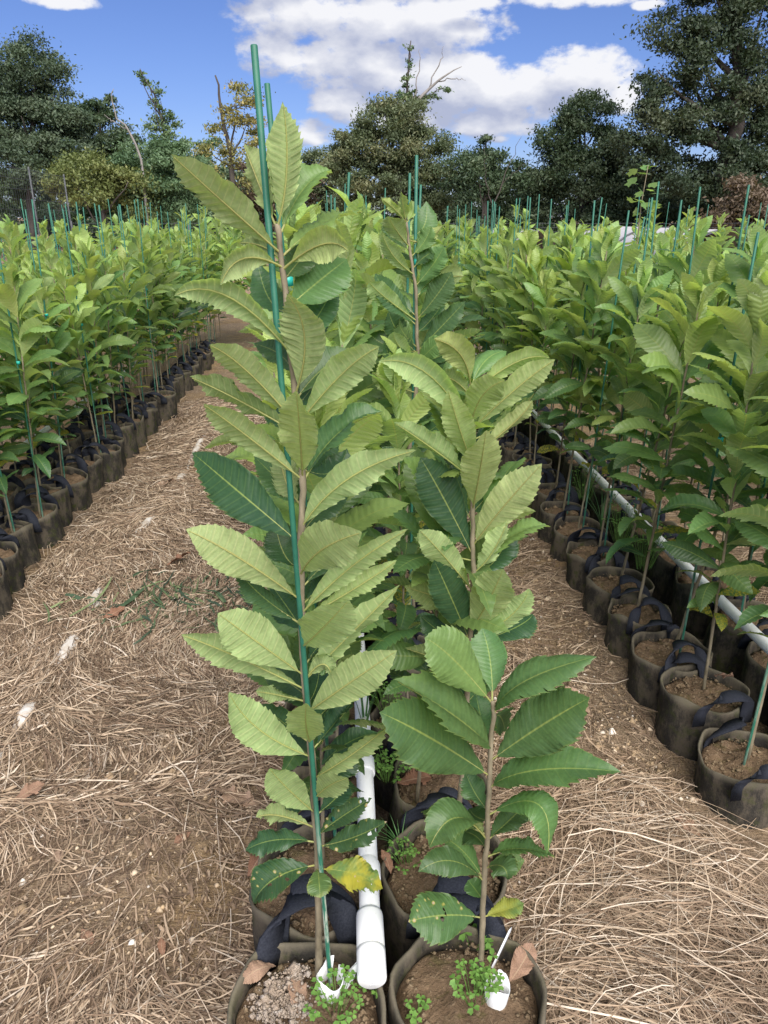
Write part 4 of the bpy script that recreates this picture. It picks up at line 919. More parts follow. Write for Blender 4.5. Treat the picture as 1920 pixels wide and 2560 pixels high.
def front_sapling(label, STEM, LEAVES, r0, r1, seed):
    (ox, oy), P = STEM
    root = add('chestnut_sapling', None, None, (ox, oy, 0), label, 'sapling', 'potted chestnut saplings')
    P = [(P[0][0], P[0][1], 0.20)] + list(P) if P[0][2] > 0.2 else list(P)
    add('stem', stem_mesh(P, r0, r1), root)
    r = np.random.default_rng(seed)
    for i, (a, b, c, n, W, age, fold, curl, fl) in enumerate(LEAVES):
        fold += float(r.normal(0, 0.08)); curl += float(r.uniform(0, 0.25))
        m = M['leaf_damaged'] if fl in (2, 3) else M['leaf']
        me = leaf_mesh('leaf', m, a, b, c, n, W, 3, 5, fold, curl, seed * 100 + i, float(r.uniform(0.002, 0.005)), 0.0017, twist=float(r.normal(0, 0.45)))
        o = add('leaf', me, root)
        o.color = (age, {1: 0.4, 3: 0.75}.get(fl, 0.0), float(r.uniform(0.1, 0.9)), 1)
        if fl == 3: o['label'] = 'yellowing leaf with holes'
        elif fl == 2: o['label'] = 'spotted leaf eaten by insects'
    return root


front_sapling('tallest front sapling with pale undersides, beside the worn green stake', TALL_STEM, TALL_LEAVES, 0.0066, 0.0032, 11)
front_sapling('short dark green sapling without a stake in the front right bag', SHORT_STEM, SHORT_LEAVES, 0.0056, 0.0030, 12)
front_sapling('pale topped sapling directly behind the short dark green one', PALE_STEM, PALE_LEAVES, 0.0062, 0.0033, 13)
front_sapling('narrow upright sapling tied to a tall green stake, middle bed', NARROW_STEM, NARROW_LEAVES, 0.0064, 0.0030, 14)

# ------------------------------------------------------------------ saplings of the rows
NVAR = 14
VARS, VARRAYS = [], []
vr = np.random.default_rng(5)
for k in range(NVAR):
    droop = vr.uniform(-0.05, 0.45); arch = vr.uniform(0.08, 0.26)
    args = ((0, 0, 0), (0.52, vr.normal(0, 0.03), arch + 0.1), (0.96, vr.normal(0, 0.05), 0.12 - droop), (0, 0, 1), vr.uniform(0.30, 0.385))
    kw = dict(rp=2, cols=2, fold=vr.uniform(0.1, 0.5), curl=vr.uniform(0, 0.3), seed=900 + k, wav=0.018, pleat=0.008, rib=False, twist=vr.normal(0, 0.5))
    VARRAYS.append(leaf_arrays(*args, **kw))
    V, F, UV = VARRAYS[-1]; VARS.append(mesh('leaf', V, F, M['leaf'], True, UV))


def sapling_spec(h, seed, nl=None, lush=1.0, leggy=0.0):
    """leaf placements of one sapling: (matrix, variant, age, yellow, random); origin on the soil"""
    r = np.random.default_rng(seed); out = []
    n = nl or int(h * (1 - leggy) / 0.0245)
    az = r.uniform(0, 6.28); zb = (r.uniform(0.15, 0.26) + leggy) * h; pa = r.normal(0, 0.10)
    bend = r.normal(0, 0.03, 2)
    for i in range(n):
        f = i / (n - 1); z = zb + (h - zb) * f
        az += 2.4 + r.normal(0, 0.25)
        el = np.interp(f, [0, 0.25, 0.6, 0.85, 1.0], [0, 16, 32, 50, 72]) + r.normal(0, 11)
        Ln = np.interp(f, [0, 0.2, 0.55, 0.85, 1.0], [0.12, 0.19, 0.235, 0.20, 0.11]) * r.uniform(0.8, 1.18) * lush
        age = np.clip(np.interp(f, [0, 0.3, 0.65, 0.88, 1.0], [0.8, 0.62, 0.36, 0.16, 0.05]) + r.normal(0, 0.15) + pa, 0, 1)
        yel = 0.8 if (f < 0.15 and r.random() < 0.2) else 0.0
        m = Matrix.Translation((bend[0] * f, bend[1] * f, z)) @ Matrix.Rotation(az, 4, 'Z') @ Matrix.Rotation(-R(el), 4, 'Y') @ Matrix.Rotation(r.normal(0, 0.45), 4, 'X') @ Matrix.Scale(Ln, 4)
        out.append((m, int(r.integers(NVAR)), float(age), yel, float(r.random())))
    stem = [(bend[0] * t, bend[1] * t, z) for t, z in zip(np.linspace(0, 1, 7), np.linspace(-0.03, h * 0.99, 7))]
    return stem, out


def joined_foliage(spec, name='foliage'):
    Vs, Fs, Us, Cs, b = [], [], [], [], 0
    for (m, v, age, yel, rn) in spec:
        V, F, UV = VARRAYS[v]; A4 = np.array(m)
        Vs.append(V @ A4[:3, :3].T + A4[:3, 3]); Fs.append(np.asarray(F) + b); Us.append(UV)
        Cs.append(np.tile([age, yel, rn, 1.0], (len(V), 1))); b += len(V)
    return Vs, Fs, Us, Cs


def foliage_mesh(spec):
    Vs, Fs, Us, Cs = joined_foliage(spec)
    return mesh('foliage', np.concatenate(Vs), np.concatenate(Fs), M['foliage'], True, np.concatenate(Us), np.concatenate(Cs))


HS = [1.10, 1.17, 1.02, 1.22, 1.13, 0.98, 1.18, 1.07, 1.27, 1.12]
SPECS = [sapling_spec(h, 40 + i) for i, h in enumerate(HS)] + [sapling_spec(h, 140 + i, leggy=0.06) for i, h in enumerate((1.12, 1.20, 1.05, 1.16, 1.24))]
HALL = HS + [1.12, 1.20, 1.05, 1.16, 1.24]
STEMS = [stem_mesh(s, 0.0054, 0.0026, 7) for s, _ in SPECS]
FOLS = [foliage_mesh(l) for _, l in SPECS]
ORD = ['first', 'second', 'third', 'fourth', 'fifth', 'sixth', 'seventh', 'eighth', 'ninth', 'tenth', 'eleventh', 'twelfth', 'thirteenth', 'fourteenth', 'fifteenth',
       'sixteenth', 'seventeenth', 'eighteenth', 'nineteenth', 'twentieth']
def ordinal(n):
    if n <= 20: return ORD[n - 1]
    tens = {2: 'twenty', 3: 'thirty', 4: 'forty'}[n // 10]
    return {2: 'twentieth', 3: 'thirtieth', 4: 'fortieth'}[n // 10] if n % 10 == 0 else tens + '-' + ORD[n % 10 - 1]


SOIL_Z = 0.232
def row_sapling(x, y, k, individual, label, rot, scale, sink=0.0):
    root = add('chestnut_sapling', None, None, (x, y, SOIL_Z - sink), label, 'sapling', 'potted chestnut saplings')
    root.rotation_euler = (rng.normal(0, 0.05), rng.normal(0, 0.05), rot); root.scale = (scale,) * 3
    add('stem', STEMS[k], root)
    if individual:
        for (m, v, age, yel, rn) in SPECS[k][1]:
            o = add('leaf', VARS[v], root); o.matrix_local = m; o.color = (age, yel, rn, 1)
    else:
        o = add('foliage', FOLS[k], root); o['kind'] = 'stuff'
    return root


# ------------------------------------------------------------------ grow bags, stakes
def bag_meshes(seed):
    r = np.random.default_rng(seed); n = 44; a = np.linspace(0, 2 * math.pi, n, endpoint=False)
    def wob(amp, fr): return amp * sum(r.normal() * np.sin(k * a + r.uniform(0, 6.3)) / k ** 0.7 for k in range(2, fr))
    w0, w1, wr = wob(0.0030, 6), wob(0.0070, 6), wob(0.0085, 6)
    levels = [(0.0, 0.120, 0.3), (0.03, 0.128, 0.4), (0.10, 0.131, 0.6), (0.17, 0.131, 0.8), (0.235, 0.131, 1.0), (0.266, 0.132, 1.1)]
    V = []; hist = []
    for z, rr, k in levels:
        crease = 0.0022 * np.sin(a * 9 + z * 60 + seed) + 0.003 * np.sin(a * 4 - z * 34 + seed * 2) * min(1, z / 0.1)
        rad = rr + w0 * (1 - k * 0.5) + w1 * k + crease
        V.append(np.stack([rad * np.cos(a), rad * np.sin(a), z + wr * (k ** 3 if z > 0.2 else 0)], -1)); hist.append(rad)
    rt = hist[-1]; zt = V[-1][:, 2]
    for dr, dz in ((0.0045, 0.002), (0.008, -0.004), (0.011, -0.045), (0.013, -0.09)):
        V.append(np.stack([(rt - dr) * np.cos(a), (rt - dr) * np.sin(a), zt + dz], -1))
    m = len(V); V = np.concatenate(V); F = []
    for i in range(m - 1):
        for j in range(n): F.append((i * n + j, i * n + (j + 1) % n, (i + 1) * n + (j + 1) % n, (i + 1) * n + j))
    wall = mesh('wall', V, F, M['bag'])
    nr = 13; SV = [[0, 0, SOIL_Z + 0.012]]; SF = []
    for i in range(1, nr + 1):
        rr = (rt - 0.012) * i / nr
        x, y = rr * np.cos(a), rr * np.sin(a)
        z = SOIL_Z + 0.013 * (1 - (i / nr) ** 2) + fbm2(x * 26 + seed, y * 26, seed) * 0.022 + fbm2(x * 90, y * 90 + seed, seed + 5, 3) * 0.008 - 0.012 * (i == nr)
        SV += list(np.stack([x, y, z], -1))
    for j in range(n): SF.append((0, 1 + j, 1 + (j + 1) % n))
    for i in range(nr - 1):
        for j in range(n): SF.append((1 + i * n + j, 1 + (i + 1) * n + j, 1 + (i + 1) * n + (j + 1) % n, 1 + i * n + (j + 1) % n))
    so = mesh('soil', np.array(SV), SF, M['pot_soil'])
    return wall, so


def handle_mesh(seed):
    r = np.random.default_rng(seed); n = 16; V = []; F = []
    span = r.uniform(0.060, 0.075); hh = r.uniform(0.040, 0.075); lean = r.uniform(-0.9, 1.0); w = 0.023
    for i in range(n + 1):
        t = i / n; a = math.pi * t
        x = -span * math.cos(a) * (1.0 if 0.1 < t < 0.9 else 1.0)
        z = 0.215 + (hh + 0.05) * math.sin(a) ** 0.7
        lift = max(0, z - 0.262)
        y = -lift * lean
        tw = math.sin(a) * (0.9 + 0.3 * math.sin(seed)) * 0.9
        wy, wz = math.sin(tw) * w, math.cos(tw) * w * 0.35
        nx_, nz_ = -math.cos(a), math.sin(a)
        # strap cross-section: broad side turns from against the wall (ends) to flat on top (crown)
        bx, bz = (math.sin(a) * 0 + math.cos(tw) * w * abs(math.cos(a)) * 0, 0)
        c = np.array([x, y, z])
        wide = np.array([math.cos(tw) * w, math.sin(tw) * w, 0]) if abs(math.cos(a)) > 0.7 else np.array([0, w, 0.0])
        k = min(1, max(0, (abs(math.cos(a)) - 0.35) / 0.5)); wide = (1 - k) * np.array([0, w, -0.2 * w]) + k * np.array([w, 0.25 * w, 0.15 * w])
        th = np.array([nx_ * 0.0018, 0.0015, nz_ * 0.0018])
        V += [c - wide - th, c + wide - th, c + wide + th, c - wide + th]
    for i in range(n):
        for j in range(4): F.append((i * 4 + j, i * 4 + (j + 1) % 4, (i + 1) * 4 + (j + 1) % 4, (i + 1) * 4 + j))
    F += [(3, 2, 1, 0), (n * 4, n * 4 + 1, n * 4 + 2, n * 4 + 3)]
    return mesh('handle', np.array(V), F, M['strap'])


BAGS = [bag_meshes(60 + k) for k in range(7)]
HANDLES = [handle_mesh(80 + k) for k in range(8)]


def grow_bag(x, y, k, label, rot=0.0, crumbs=0, sx=1.0, sink=0.0, tilt=0.0):
    root = add('grow_bag', None, None, (x, y, -sink), label, 'grow bag', 'black fabric grow bags')
    root.rotation_euler = (rng.normal(0, 1) * tilt, rng.normal(0, 1) * tilt, rot); root.scale = (sx, sx, 1)
    wall, so = BAGS[k % len(BAGS)]
    add('wall', wall, root); add('soil', so, root)
    for s in (0, 1):
        h = add('handle', HANDLES[int(rng.integers(8))], root, (0, (0.124, -0.124)[s], 0)); h.rotation_euler = (0, 0, math.pi * s + rng.normal(0, 0.15) - rot)
        if rot: h.location = Matrix.Rotation(-rot, 4, 'Z') @ Vector((0, (0.124, -0.124)[s], 0))
    if crumbs:
        r = np.random.default_rng(int(1000 * (x + y)) + 3); V, F = pebble_cloud(r, crumbs, lambda n: (lambda a, q: np.stack([q * np.cos(a), q * np.sin(a), np.full(n, SOIL_Z + 0.010)], -1))(r.uniform(0, 6.3, n), 0.112 * np.sqrt(r.random(n))), 0.0034)
        o = add('soil_crumbs', mesh('soil_crumbs', V, F, M['crumb'], False), root); o['kind'] = 'stuff'
    return root


_oct = np.array([[1, 0, 0], [-1, 0, 0], [0, 1, 0], [0, -1, 0], [0, 0, 1], [0, 0, -1]], float)
_of = np.array([[0, 2, 4], [2, 1, 4], [1, 3, 4], [3, 0, 4], [2, 0, 5], [1, 2, 5], [3, 1, 5], [0, 3, 5]])
def pebble_cloud(r, n, place, size):
    P = place(n); s = size * np.exp(r.normal(0, 0.55, (n, 1, 1)))
    V = _oct[None] * s * r.uniform(0.6, 1.3, (n, 6, 1)) * np.array([1, 1, 0.75])
    a = r.uniform(0, 6.3, n); c, sn = np.cos(a), np.sin(a)
    x = V[..., 0] * c[:, None] - V[..., 1] * sn[:, None]; y = V[..., 0] * sn[:, None] + V[..., 1] * c[:, None]
    V = np.stack([x, y, V[..., 2]], -1) + P[:, None, :]
    F = (_of[None] + 6 * np.arange(n)[:, None, None]).reshape(-1, 3)
    return V.reshape(-1, 3), F


def stake_mesh(Ln, r=0.0038):
    V, F = tube([(0, 0, -0.1), (0, 0, 0.0), (0, 0, Ln * 0.33), (0, 0, Ln * 0.66), (0, 0, Ln - 0.001), (0, 0, Ln)], [r, r, r, r, r, r * 0.8], 10)
    return mesh('stake', V, F, M['stake'])
STAKES = [stake_mesh(l) for l in (1.43, 1.39, 1.47, 1.33)]
CLIP = mesh('tie_clip', *tube([(0, 0, -0.007), (0, 0, 0.007)], 0.0085, 10), M['clip'])


def stake(base, top, label, me=None, wear=0.0, clip=None, r=0.0040):
    b, t_ = Vector(base), Vector(top); d = t_ - b
    o = add('plant_stake', me or stake_mesh(d.length, r), None, b, label, 'stake', 'green plant stakes')
    o.rotation_mode = 'QUATERNION'; o.rotation_quaternion = Vector((0, 0, 1)).rotation_difference(d.normalized())
    o.color = (wear, 0, 0, 1)
    if clip:
        for z in (clip if isinstance(clip, (list, tuple)) else [clip]): add('tie_clip', CLIP, o, (0.004, 0.002, z))
    return o

# ------------------------------------------------------------------ the beds
PITCH = 0.262
def column(x0, ylist, desc, nind, bags_to, stake_p, lim=None, crumb_n=0, hs=1.0, skip=(), first_ord=1, sink=0.0, stake_from=0, leggy=0, jit=0.012, hcap=1.26):
    for i, y in enumerate(ylist):
        n = i + first_ord
        x = x0 + rng.normal(0, jit); yy = y + rng.normal(0, 0.012)
        if i < bags_to:
            grow_bag(x, yy, int(rng.integers(7)), 'grow bag, %s from the front in %s' % (ordinal(n), desc), rng.uniform(0, 6.28), max(0, crumb_n - 14 * i), rng.uniform(0.86, 0.99), sink + abs(rng.normal(0, 0.015)), 0.055)
        if i in skip: continue
        k = int(rng.integers(10, 15)) if i < leggy else int(rng.integers(10))
        sx, sy = x + rng.normal(0, 0.02), yy + rng.normal(0, 0.02)
        fall = 1.0
        row_sapling(sx, sy, k, i < nind, 'sapling, %s from the front in %s' % (ordinal(n), desc), rng.uniform(0, 6.28), min(hs * rng.uniform(0.88, 1.10), (hcap if i > 1 or first_ord == 1 else 1.0) * rng.uniform(0.93, 1.0) / HALL[k]), sink)
        if rng.random() < stake_p and i >= stake_from:
            Ls = int(rng.integers(4)); ln = (1.43, 1.39, 1.47, 1.33)[Ls]
            lx, ly = rng.normal(0, 0.035), rng.normal(0, 0.03)
            b = (sx + rng.choice([-1, 1]) * 0.018, sy - 0.015, SOIL_Z - sink)
            stake(b, (b[0] + lx, b[1] + ly, b[2] + ln), 'stake of the %s sapling from the front in %s' % (ordinal(n), desc), STAKES[Ls], 0.35,
                  [0.62 * ln * rng.uniform(0.8, 1.2)] if rng.random() < 0.5 else None)


# middle bed, first bags placed from the photograph
front_bags = [(-0.083, 0.842, 1.05, 'front left grow bag with crusted soil and white crumbs', 0), (0.192, 0.862, 1.0, 'front right grow bag with clover growing in it', 1),
              (-0.078, 1.118, 1.0, 'second grow bag left of the white pipe', 2), (0.186, 1.130, 0.99, 'second grow bag right of the white pipe', 3)]
for (x, y, s, lb, k) in front_bags: grow_bag(x, y, k, lb, 0.0, 420, s)
yC = [1.118 + PITCH * i for i in range(0, 34)]
column(-0.078, yC[1:14], 'left row of the middle bed', 12, 13, 0.6, crumb_n=300, first_ord=3, stake_from=3, hs=1.12, hcap=1.25)
row_sapling(-0.065, 1.165, 8, True, 'second sapling left of the white pipe, behind the tallest one', 1.3, 0.80)
column(0.190, yC[1:14], 'right row of the middle bed', 12, 13, 0.4, crumb_n=300, first_ord=3, skip=(2,), hs=1.05, stake_from=8, hcap=1.22)
column(-0.075, [yC[13] + 0.45 * (i + 1) for i in range(8)], 'far part of the left middle row', 0, 0, 0.8)
column(0.190, [yC[13] + 0.45 * (i + 1) for i in range(8)], 'far part of the right middle row', 0, 0, 0.8)

# block right of the right path
column(1.095, [1.585 + 0.256 * i for i in range(29)], 'the row along the right path', 17, 24, 0.6, crumb_n=200, sink=0.10, leggy=14, jit=0.02)
column(1.385, [1.45 + 0.256 * i for i in range(29)], 'the row just behind the right pipe', 12, 16, 0.7, crumb_n=80, sink=0.06, leggy=12)
column(2.33, [2.0 + 0.36 * i for i in range(18)], 'third row of the right block', 4, 5, 0.65, sink=0.055)
column(2.65, [2.4 + 0.40 * i for i in range(16)], 'fourth row of the right block', 0, 0, 0.6, sink=0.055)
column(3.60, [3.2 + 0.5 * i for i in range(12)], 'fifth row of the right block', 0, 0, 0.6, sink=0.055)
# block left of the left path
column(-1.54, [2.70 + 0.25 * i for i in range(28)], 'the row along the left path', 13, 24, 0.65, crumb_n=60, hs=1.0, hcap=1.24, sink=0.085, leggy=4, jit=0.028)
column(-1.81, [2.70 + 0.25 * i for i in range(28)], 'second row of the left block', 9, 14, 0.7, hs=1.0, hcap=1.24, sink=0.085)
column(-2.06, [3.0 + 0.34 * i for i in range(19)], 'third row of the left block', 3, 4, 0.65, hs=1.0, hcap=1.24, sink=0.055)
column(-2.75, [4.0 + 0.42 * i for i in range(13)], 'fourth row of the left block', 0, 0, 0.7, hs=1.0, hcap=1.24, sink=0.055)
column(-3.10, [4.4 + 0.5 * i for i in range(10)], 'fifth row of the left block', 0, 0, 0.7, hs=1.0, hcap=1.24, sink=0.055)

# the far ends of the rows read as one mass
def far_mass(label, xs, y0, y1, step, seed):
    r = np.random.default_rng(seed); Vs, Fs, Us, Cs, b = [], [], [], [], 0
    for x in xs:
        y = y0 + r.uniform(0, step)
        while y < y1:
            spec = SPECS[int(r.integers(10))][1]
            T4 = Matrix.Translation((x + r.normal(0, 0.05), y, SOIL_Z)) @ Matrix.Rotation(r.uniform(0, 6.28), 4, 'Z') @ Matrix.Scale(r.uniform(0.9, 1.08), 4)
            sub = [(T4 @ m, v, a, yl, rn) for (m, v, a, yl, rn) in spec if r.random() < 0.8]
            V_, F_, U_, C_ = joined_foliage(sub)
            Vs += V_; Us += U_; Cs += C_
            for f in F_: Fs.append(f + b)
            b += sum(len(v) for v in V_); y += step
    add('distant_saplings', mesh('distant_saplings', np.concatenate(Vs), np.concatenate(Fs), M['foliage'], True, np.concatenate(Us), np.concatenate(Cs)), None, None, label, 'saplings', kind='stuff')


far_mass('dense leafy mass at the far end of the right block', [1.05, 1.35, 2.3, 2.6, 3.6, 4.0], 8.9, 12.5, 0.75, 1)
far_mass('dense leafy mass at the far end of the left block', [-1.5, -1.8, -2.1, -2.75, -3.2, -4.0], 9.5, 13.0, 0.75, 2)
far_mass('dense leafy mass at the far end of the middle bed', [-0.08, 0.19], 8.2, 11.5, 0.7, 3)
far_mass('leafy saplings closing off the far end of the left path', [-1.3, -1.0, -0.7, -0.4], 8.6, 10.4, 0.5, 5)
far_mass('leafy mass of saplings between the right block and the pale tunnel', [4.6, 5.4], 5.5, 10.5, 0.8, 4)

# stakes measured from the photograph
stake((-0.045, 0.905, SOIL_Z), (-0.090, 0.935, 1.672), 'tallest front stake, pale and worn near its foot', None, 1.0)
stake((-0.038, 1.225, SOIL_Z), (-0.096, 1.15, 1.667), 'second tall stake, just right of the tallest front stake', None, 0.5, 1.18)
stake((0.176, 1.86, SOIL_Z), (0.179, 1.90, 1.632), 'stake tied to the narrow upright sapling in the middle bed', None, 0.2, [0.62, 1.165])
stake((0.19, 2.35, SOIL_Z), (0.205, 2.38, 1.618), 'stake just behind the one tied to the narrow sapling', None, 0.2)
stake((0.215, 2.62, SOIL_Z), (0.275, 2.75, 1.60), 'slightly leaning stake behind the narrow upright sapling', None, 0.2)

# ------------------------------------------------------------------ irrigation pipes
def ring(y0, y1, r0, r1, n=24, cap0=False, cap1=False):
    return None


def lathe_y(prof, n=28):
    """profile list of (y, r) revolved about the Y axis"""
    a = np.linspace(0, 2 * math.pi, n, endpoint=False); V = []; F = []
    for (y, r) in prof: V.append(np.stack([r * np.cos(a), np.full(n, y), r * np.sin(a)], -1))
    V = np.concatenate(V)
    for i in range(len(prof) - 1):
        for j in range(n): F.append((i * n + j, i * n + (j + 1) % n, (i + 1) * n + (j + 1) % n, (i + 1) * n + j))
    return V, F


def pipe(label, x0, x1, y0, y1, z, sockets, rad=0.0195):
    root = add('irrigation_pipe', None, None, (x0, y0, z), label, 'pipe', 'white irrigation pipes')
    n = 60; s = np.linspace(0, 1, n)
    P = np.stack([(x1 - x0) * s + 0.006 * np.sin(s * 17), (y1 - y0) * s, 0.005 * np.sin(s * 23 + x0) - 0.004 * s], -1)
    add('pipe_run', mesh('pipe_run', *tube(P, rad, 24), M['pvc']), root)
    for (y, ln) in sockets:
        t_ = (y - y0) / (y1 - y0); c = (np.interp(t_, s, P[:, 0]), 0, np.interp(t_, s, P[:, 2]))
        R1 = rad + 0.0045
        o = add('coupling', mesh('coupling', *lathe_y([(-ln, rad), (-ln, R1 - 0.001), (-ln + 0.002, R1), (ln - 0.012, R1), (ln, rad + 0.0003)]), M['pvc']), root, (c[0], y - y0, c[2]))
    return root


p = pipe('white pipe between the rows of the middle bed, ending in a round cap', 0.027, -0.01, 0.905, 9.0, 0.290, [(1.10, 0.022), (1.40, 0.028), (1.78, 0.028), (2.6, 0.03), (4.2, 0.03), (6.0, 0.03)])
add('coupling', mesh('coupling', *lathe_y([(-0.036, 0.0198), (-0.036, 0.0242), (-0.034, 0.0252), (0.030, 0.0252), (0.036, 0.0242), (0.037, 0.0198)]), M['pvc']), p, (0, 0.062, 0))
cap = add('end_cap', mesh('end_cap', *lathe_y([(-0.034, 0.0), (-0.034, 0.0228), (-0.0325, 0.0246), (-0.029, 0.0256), (0.012, 0.0256), (0.020, 0.026), (0.022, 0.0198)]), M['pvc']), p, (0, 0.004, 0))
cap.rotation_euler = (R(3), 0, 0)
mk = MB()                                                   # shallow moulded marks on the cap's face
mr = np.random.default_rng(4)
for (cx_, cz_, n_) in ((0.0, 0.010, 5), (-0.012, 0.001, 3), (0.012, 0.002, 3), (0.0, -0.006, 4), (0.001, -0.012, 4)):
    for j in range(n_):
        x = cx_ + (j - (n_ - 1) / 2) * 0.0030; h = mr.uniform(0.0014, 0.0026); w = 0.0005; sl = mr.uniform(-0.0008, 0.0008)
        V = np.array([(x - w + sl, -0.0346, cz_ + h), (x + w + sl, -0.0346, cz_ + h), (x + w - sl, -0.0346, cz_ - h), (x - w - sl, -0.0346, cz_ - h)])
        V2 = V.copy(); V2[:, 1] = -0.0338
        mk.add(np.concatenate([V, V2]), [(3, 2, 1, 0), (0, 1, 5, 4), (1, 2, 6, 5), (2, 3, 7, 6), (3, 0, 4, 7)])
add('moulded_marks', mk.mesh('moulded_marks', M['collar'], False), cap)
pipe('long white pipe slanting through the right block', 1.318, 1.275, 1.15, 9.5, 0.240, [(2.30, 0.03), (3.05, 0.03), (5.2, 0.03)])
pipe('white pipe glimpsed between the rows of the left block', -1.90, -1.90, 2.4, 9.5, 0.240, [(4.0, 0.03)])
pb = add('buried_pipe', None, None, (-1.05, 1.3, 0), 'white pipe half buried under straw along the left path', 'pipe', 'white irrigation pipes')
sb = np.linspace(0, 1, 160); yb = 1.3 + 7.0 * sb; xb = -1.06 + 0.09 * sb + 0.012 * np.sin(sb * 20)
add('pipe_run', mesh('pipe_run', *tube(np.stack([xb + 1.05, yb - 1.3, gz(xb, yb) - 0.042 + sum(0.035 * np.exp(-((yb - q) / w_) ** 2) for q, w_ in ((1.75, .08), (2.02, .08), (2.43, .14), (2.80, .10), (3.55, .2), (4.35, .12), (5.00, .40)))], -1), 0.030, 16), M['dirty_pvc']), pb)

# ------------------------------------------------------------------ plastic collars at the feet of the front saplings
def collar(x, y, label, seed, rad=0.019, flap=True):
    r = np.random.default_rng(seed); n = 30; V, F = [], []
    a = np.linspace(0.35, 0.35 + 2 * math.pi * 0.93, n)
    top = 0.034 + 0.008 * np.sin(a * 2.3 + seed) + r.normal(0, 0.0015, n); top[:4] += 0.012
    for off in (0.0, 0.0012):
        for zz in (0, 1):
            V += [((rad + off + 0.004 * zz) * math.cos(t_), (rad + off + 0.004 * zz) * math.sin(t_), (top[i] if zz else -0.012)) for i, t_ in enumerate(a)]
    for i in range(n - 1):
        F += [(i, i + 1, n + i + 1, n + i), (2 * n + i + 1, 2 * n + i, 3 * n + i, 3 * n + i + 1), (n + i, n + i + 1, 3 * n + i + 1, 3 * n + i)]
    root = add('plastic_collar', mesh('plastic_collar', np.array(V), F, M['collar']), None, (x, y, SOIL_Z + 0.012), label, 'collar', 'white plastic collars')
    root.rotation_euler = (0.08, 0.05, seed)
    if flap:
        P = np.array([[0.022, 0.004, 0.004], [0.030, 0.010, 0.030], [0.050, 0.012, 0.062], [0.052, 0.010, 0.058], [0.040, 0.002, 0.018], [0.030, -0.002, 0.0]])
        Pq = np.concatenate([P, P + (0, 0.0012, 0)])
        add('torn_flap', mesh('torn_flap', Pq, [(0, 1, 2, 3, 4, 5), (11, 10, 9, 8, 7, 6)] + [(i, (i + 1) % 6 + 0, (i + 1) % 6 + 6, i + 6) for i in range(6)], M['collar'], False), root).rotation_euler = (0, 0, -seed)
    return root


collar(-0.048, 0.895, 'torn white plastic collar round the foot of the tallest sapling', 1)
collar(0.240, 0.862, 'white plastic collar beside the foot of the short dark green sapling', 2, 0.017, False)
tag = mesh('plant_tag', np.array([[0, 0, 0], [0.006, 0, 0], [0.006, 0.002, 0.088], [0.003, 0.002, 0.095], [0, 0.002, 0.088], [0, 0.0012, 0], [0.006, 0.0012, 0], [0.006, 0.0032, 0.088], [0.003, 0.0032, 0.095], [0, 0.0032, 0.088]]),
           [(0, 1, 2, 3, 4), (9, 8, 7, 6, 5), (0, 5, 6, 1), (1, 6, 7, 2), (2, 7, 8, 3), (3, 8, 9, 4), (4, 9, 5, 0)], M['collar'], False)
tg = add('plant_tag', tag, None, (0.232, 0.905, SOIL_Z + 0.006), 'slim white plant tag leaning beside the short sapling', 'plant tag'); tg.rotation_euler = (-0.5, 0.9, 0.2)

# ------------------------------------------------------------------ straw and small stones on the paths
def straw_dens(x, y):
    d = np.zeros_like(x)
    L = (x > -1.38) & (x < -0.21); d = np.where(L, 1.0, d)
    d = np.where(L & (x > -0.42), 0.38 + 0.3 * vnoise(x * 3, y * 3, 4), d)
    bare = np.exp(-(((x + 0.52) / 0.26) ** 2 + ((y - 1.75) / 0.40) ** 2)); d = d * (1 - 0.80 * bare * L)
    bare2 = np.exp(-(((x + 0.45) / 0.16) ** 2 + ((y - 1.25) / 0.22) ** 2)); d = d * (1 - 0.75 * bare2 * L)
    Rr = (x > 0.32) & (x < 0.93); d = np.where(Rr, np.interp(y, [0, 1.25, 1.5, 1.8, 3.2, 6], [1.1, 0.9, 0.40, 0.16, 0.28, 0.4]), d)
    d = np.where(Rr & (x < 0.42) & (y < 2), 0.25, d)
    d = np.where((x > 1.48) & (x < 2.2), 0.8, d)
    d = d * np.clip(0.72 + 0.9 * vnoise(x * 2.2, y * 2.2, 9), 0.12, 1.4)
    return np.clip(d, 0, 1.4)


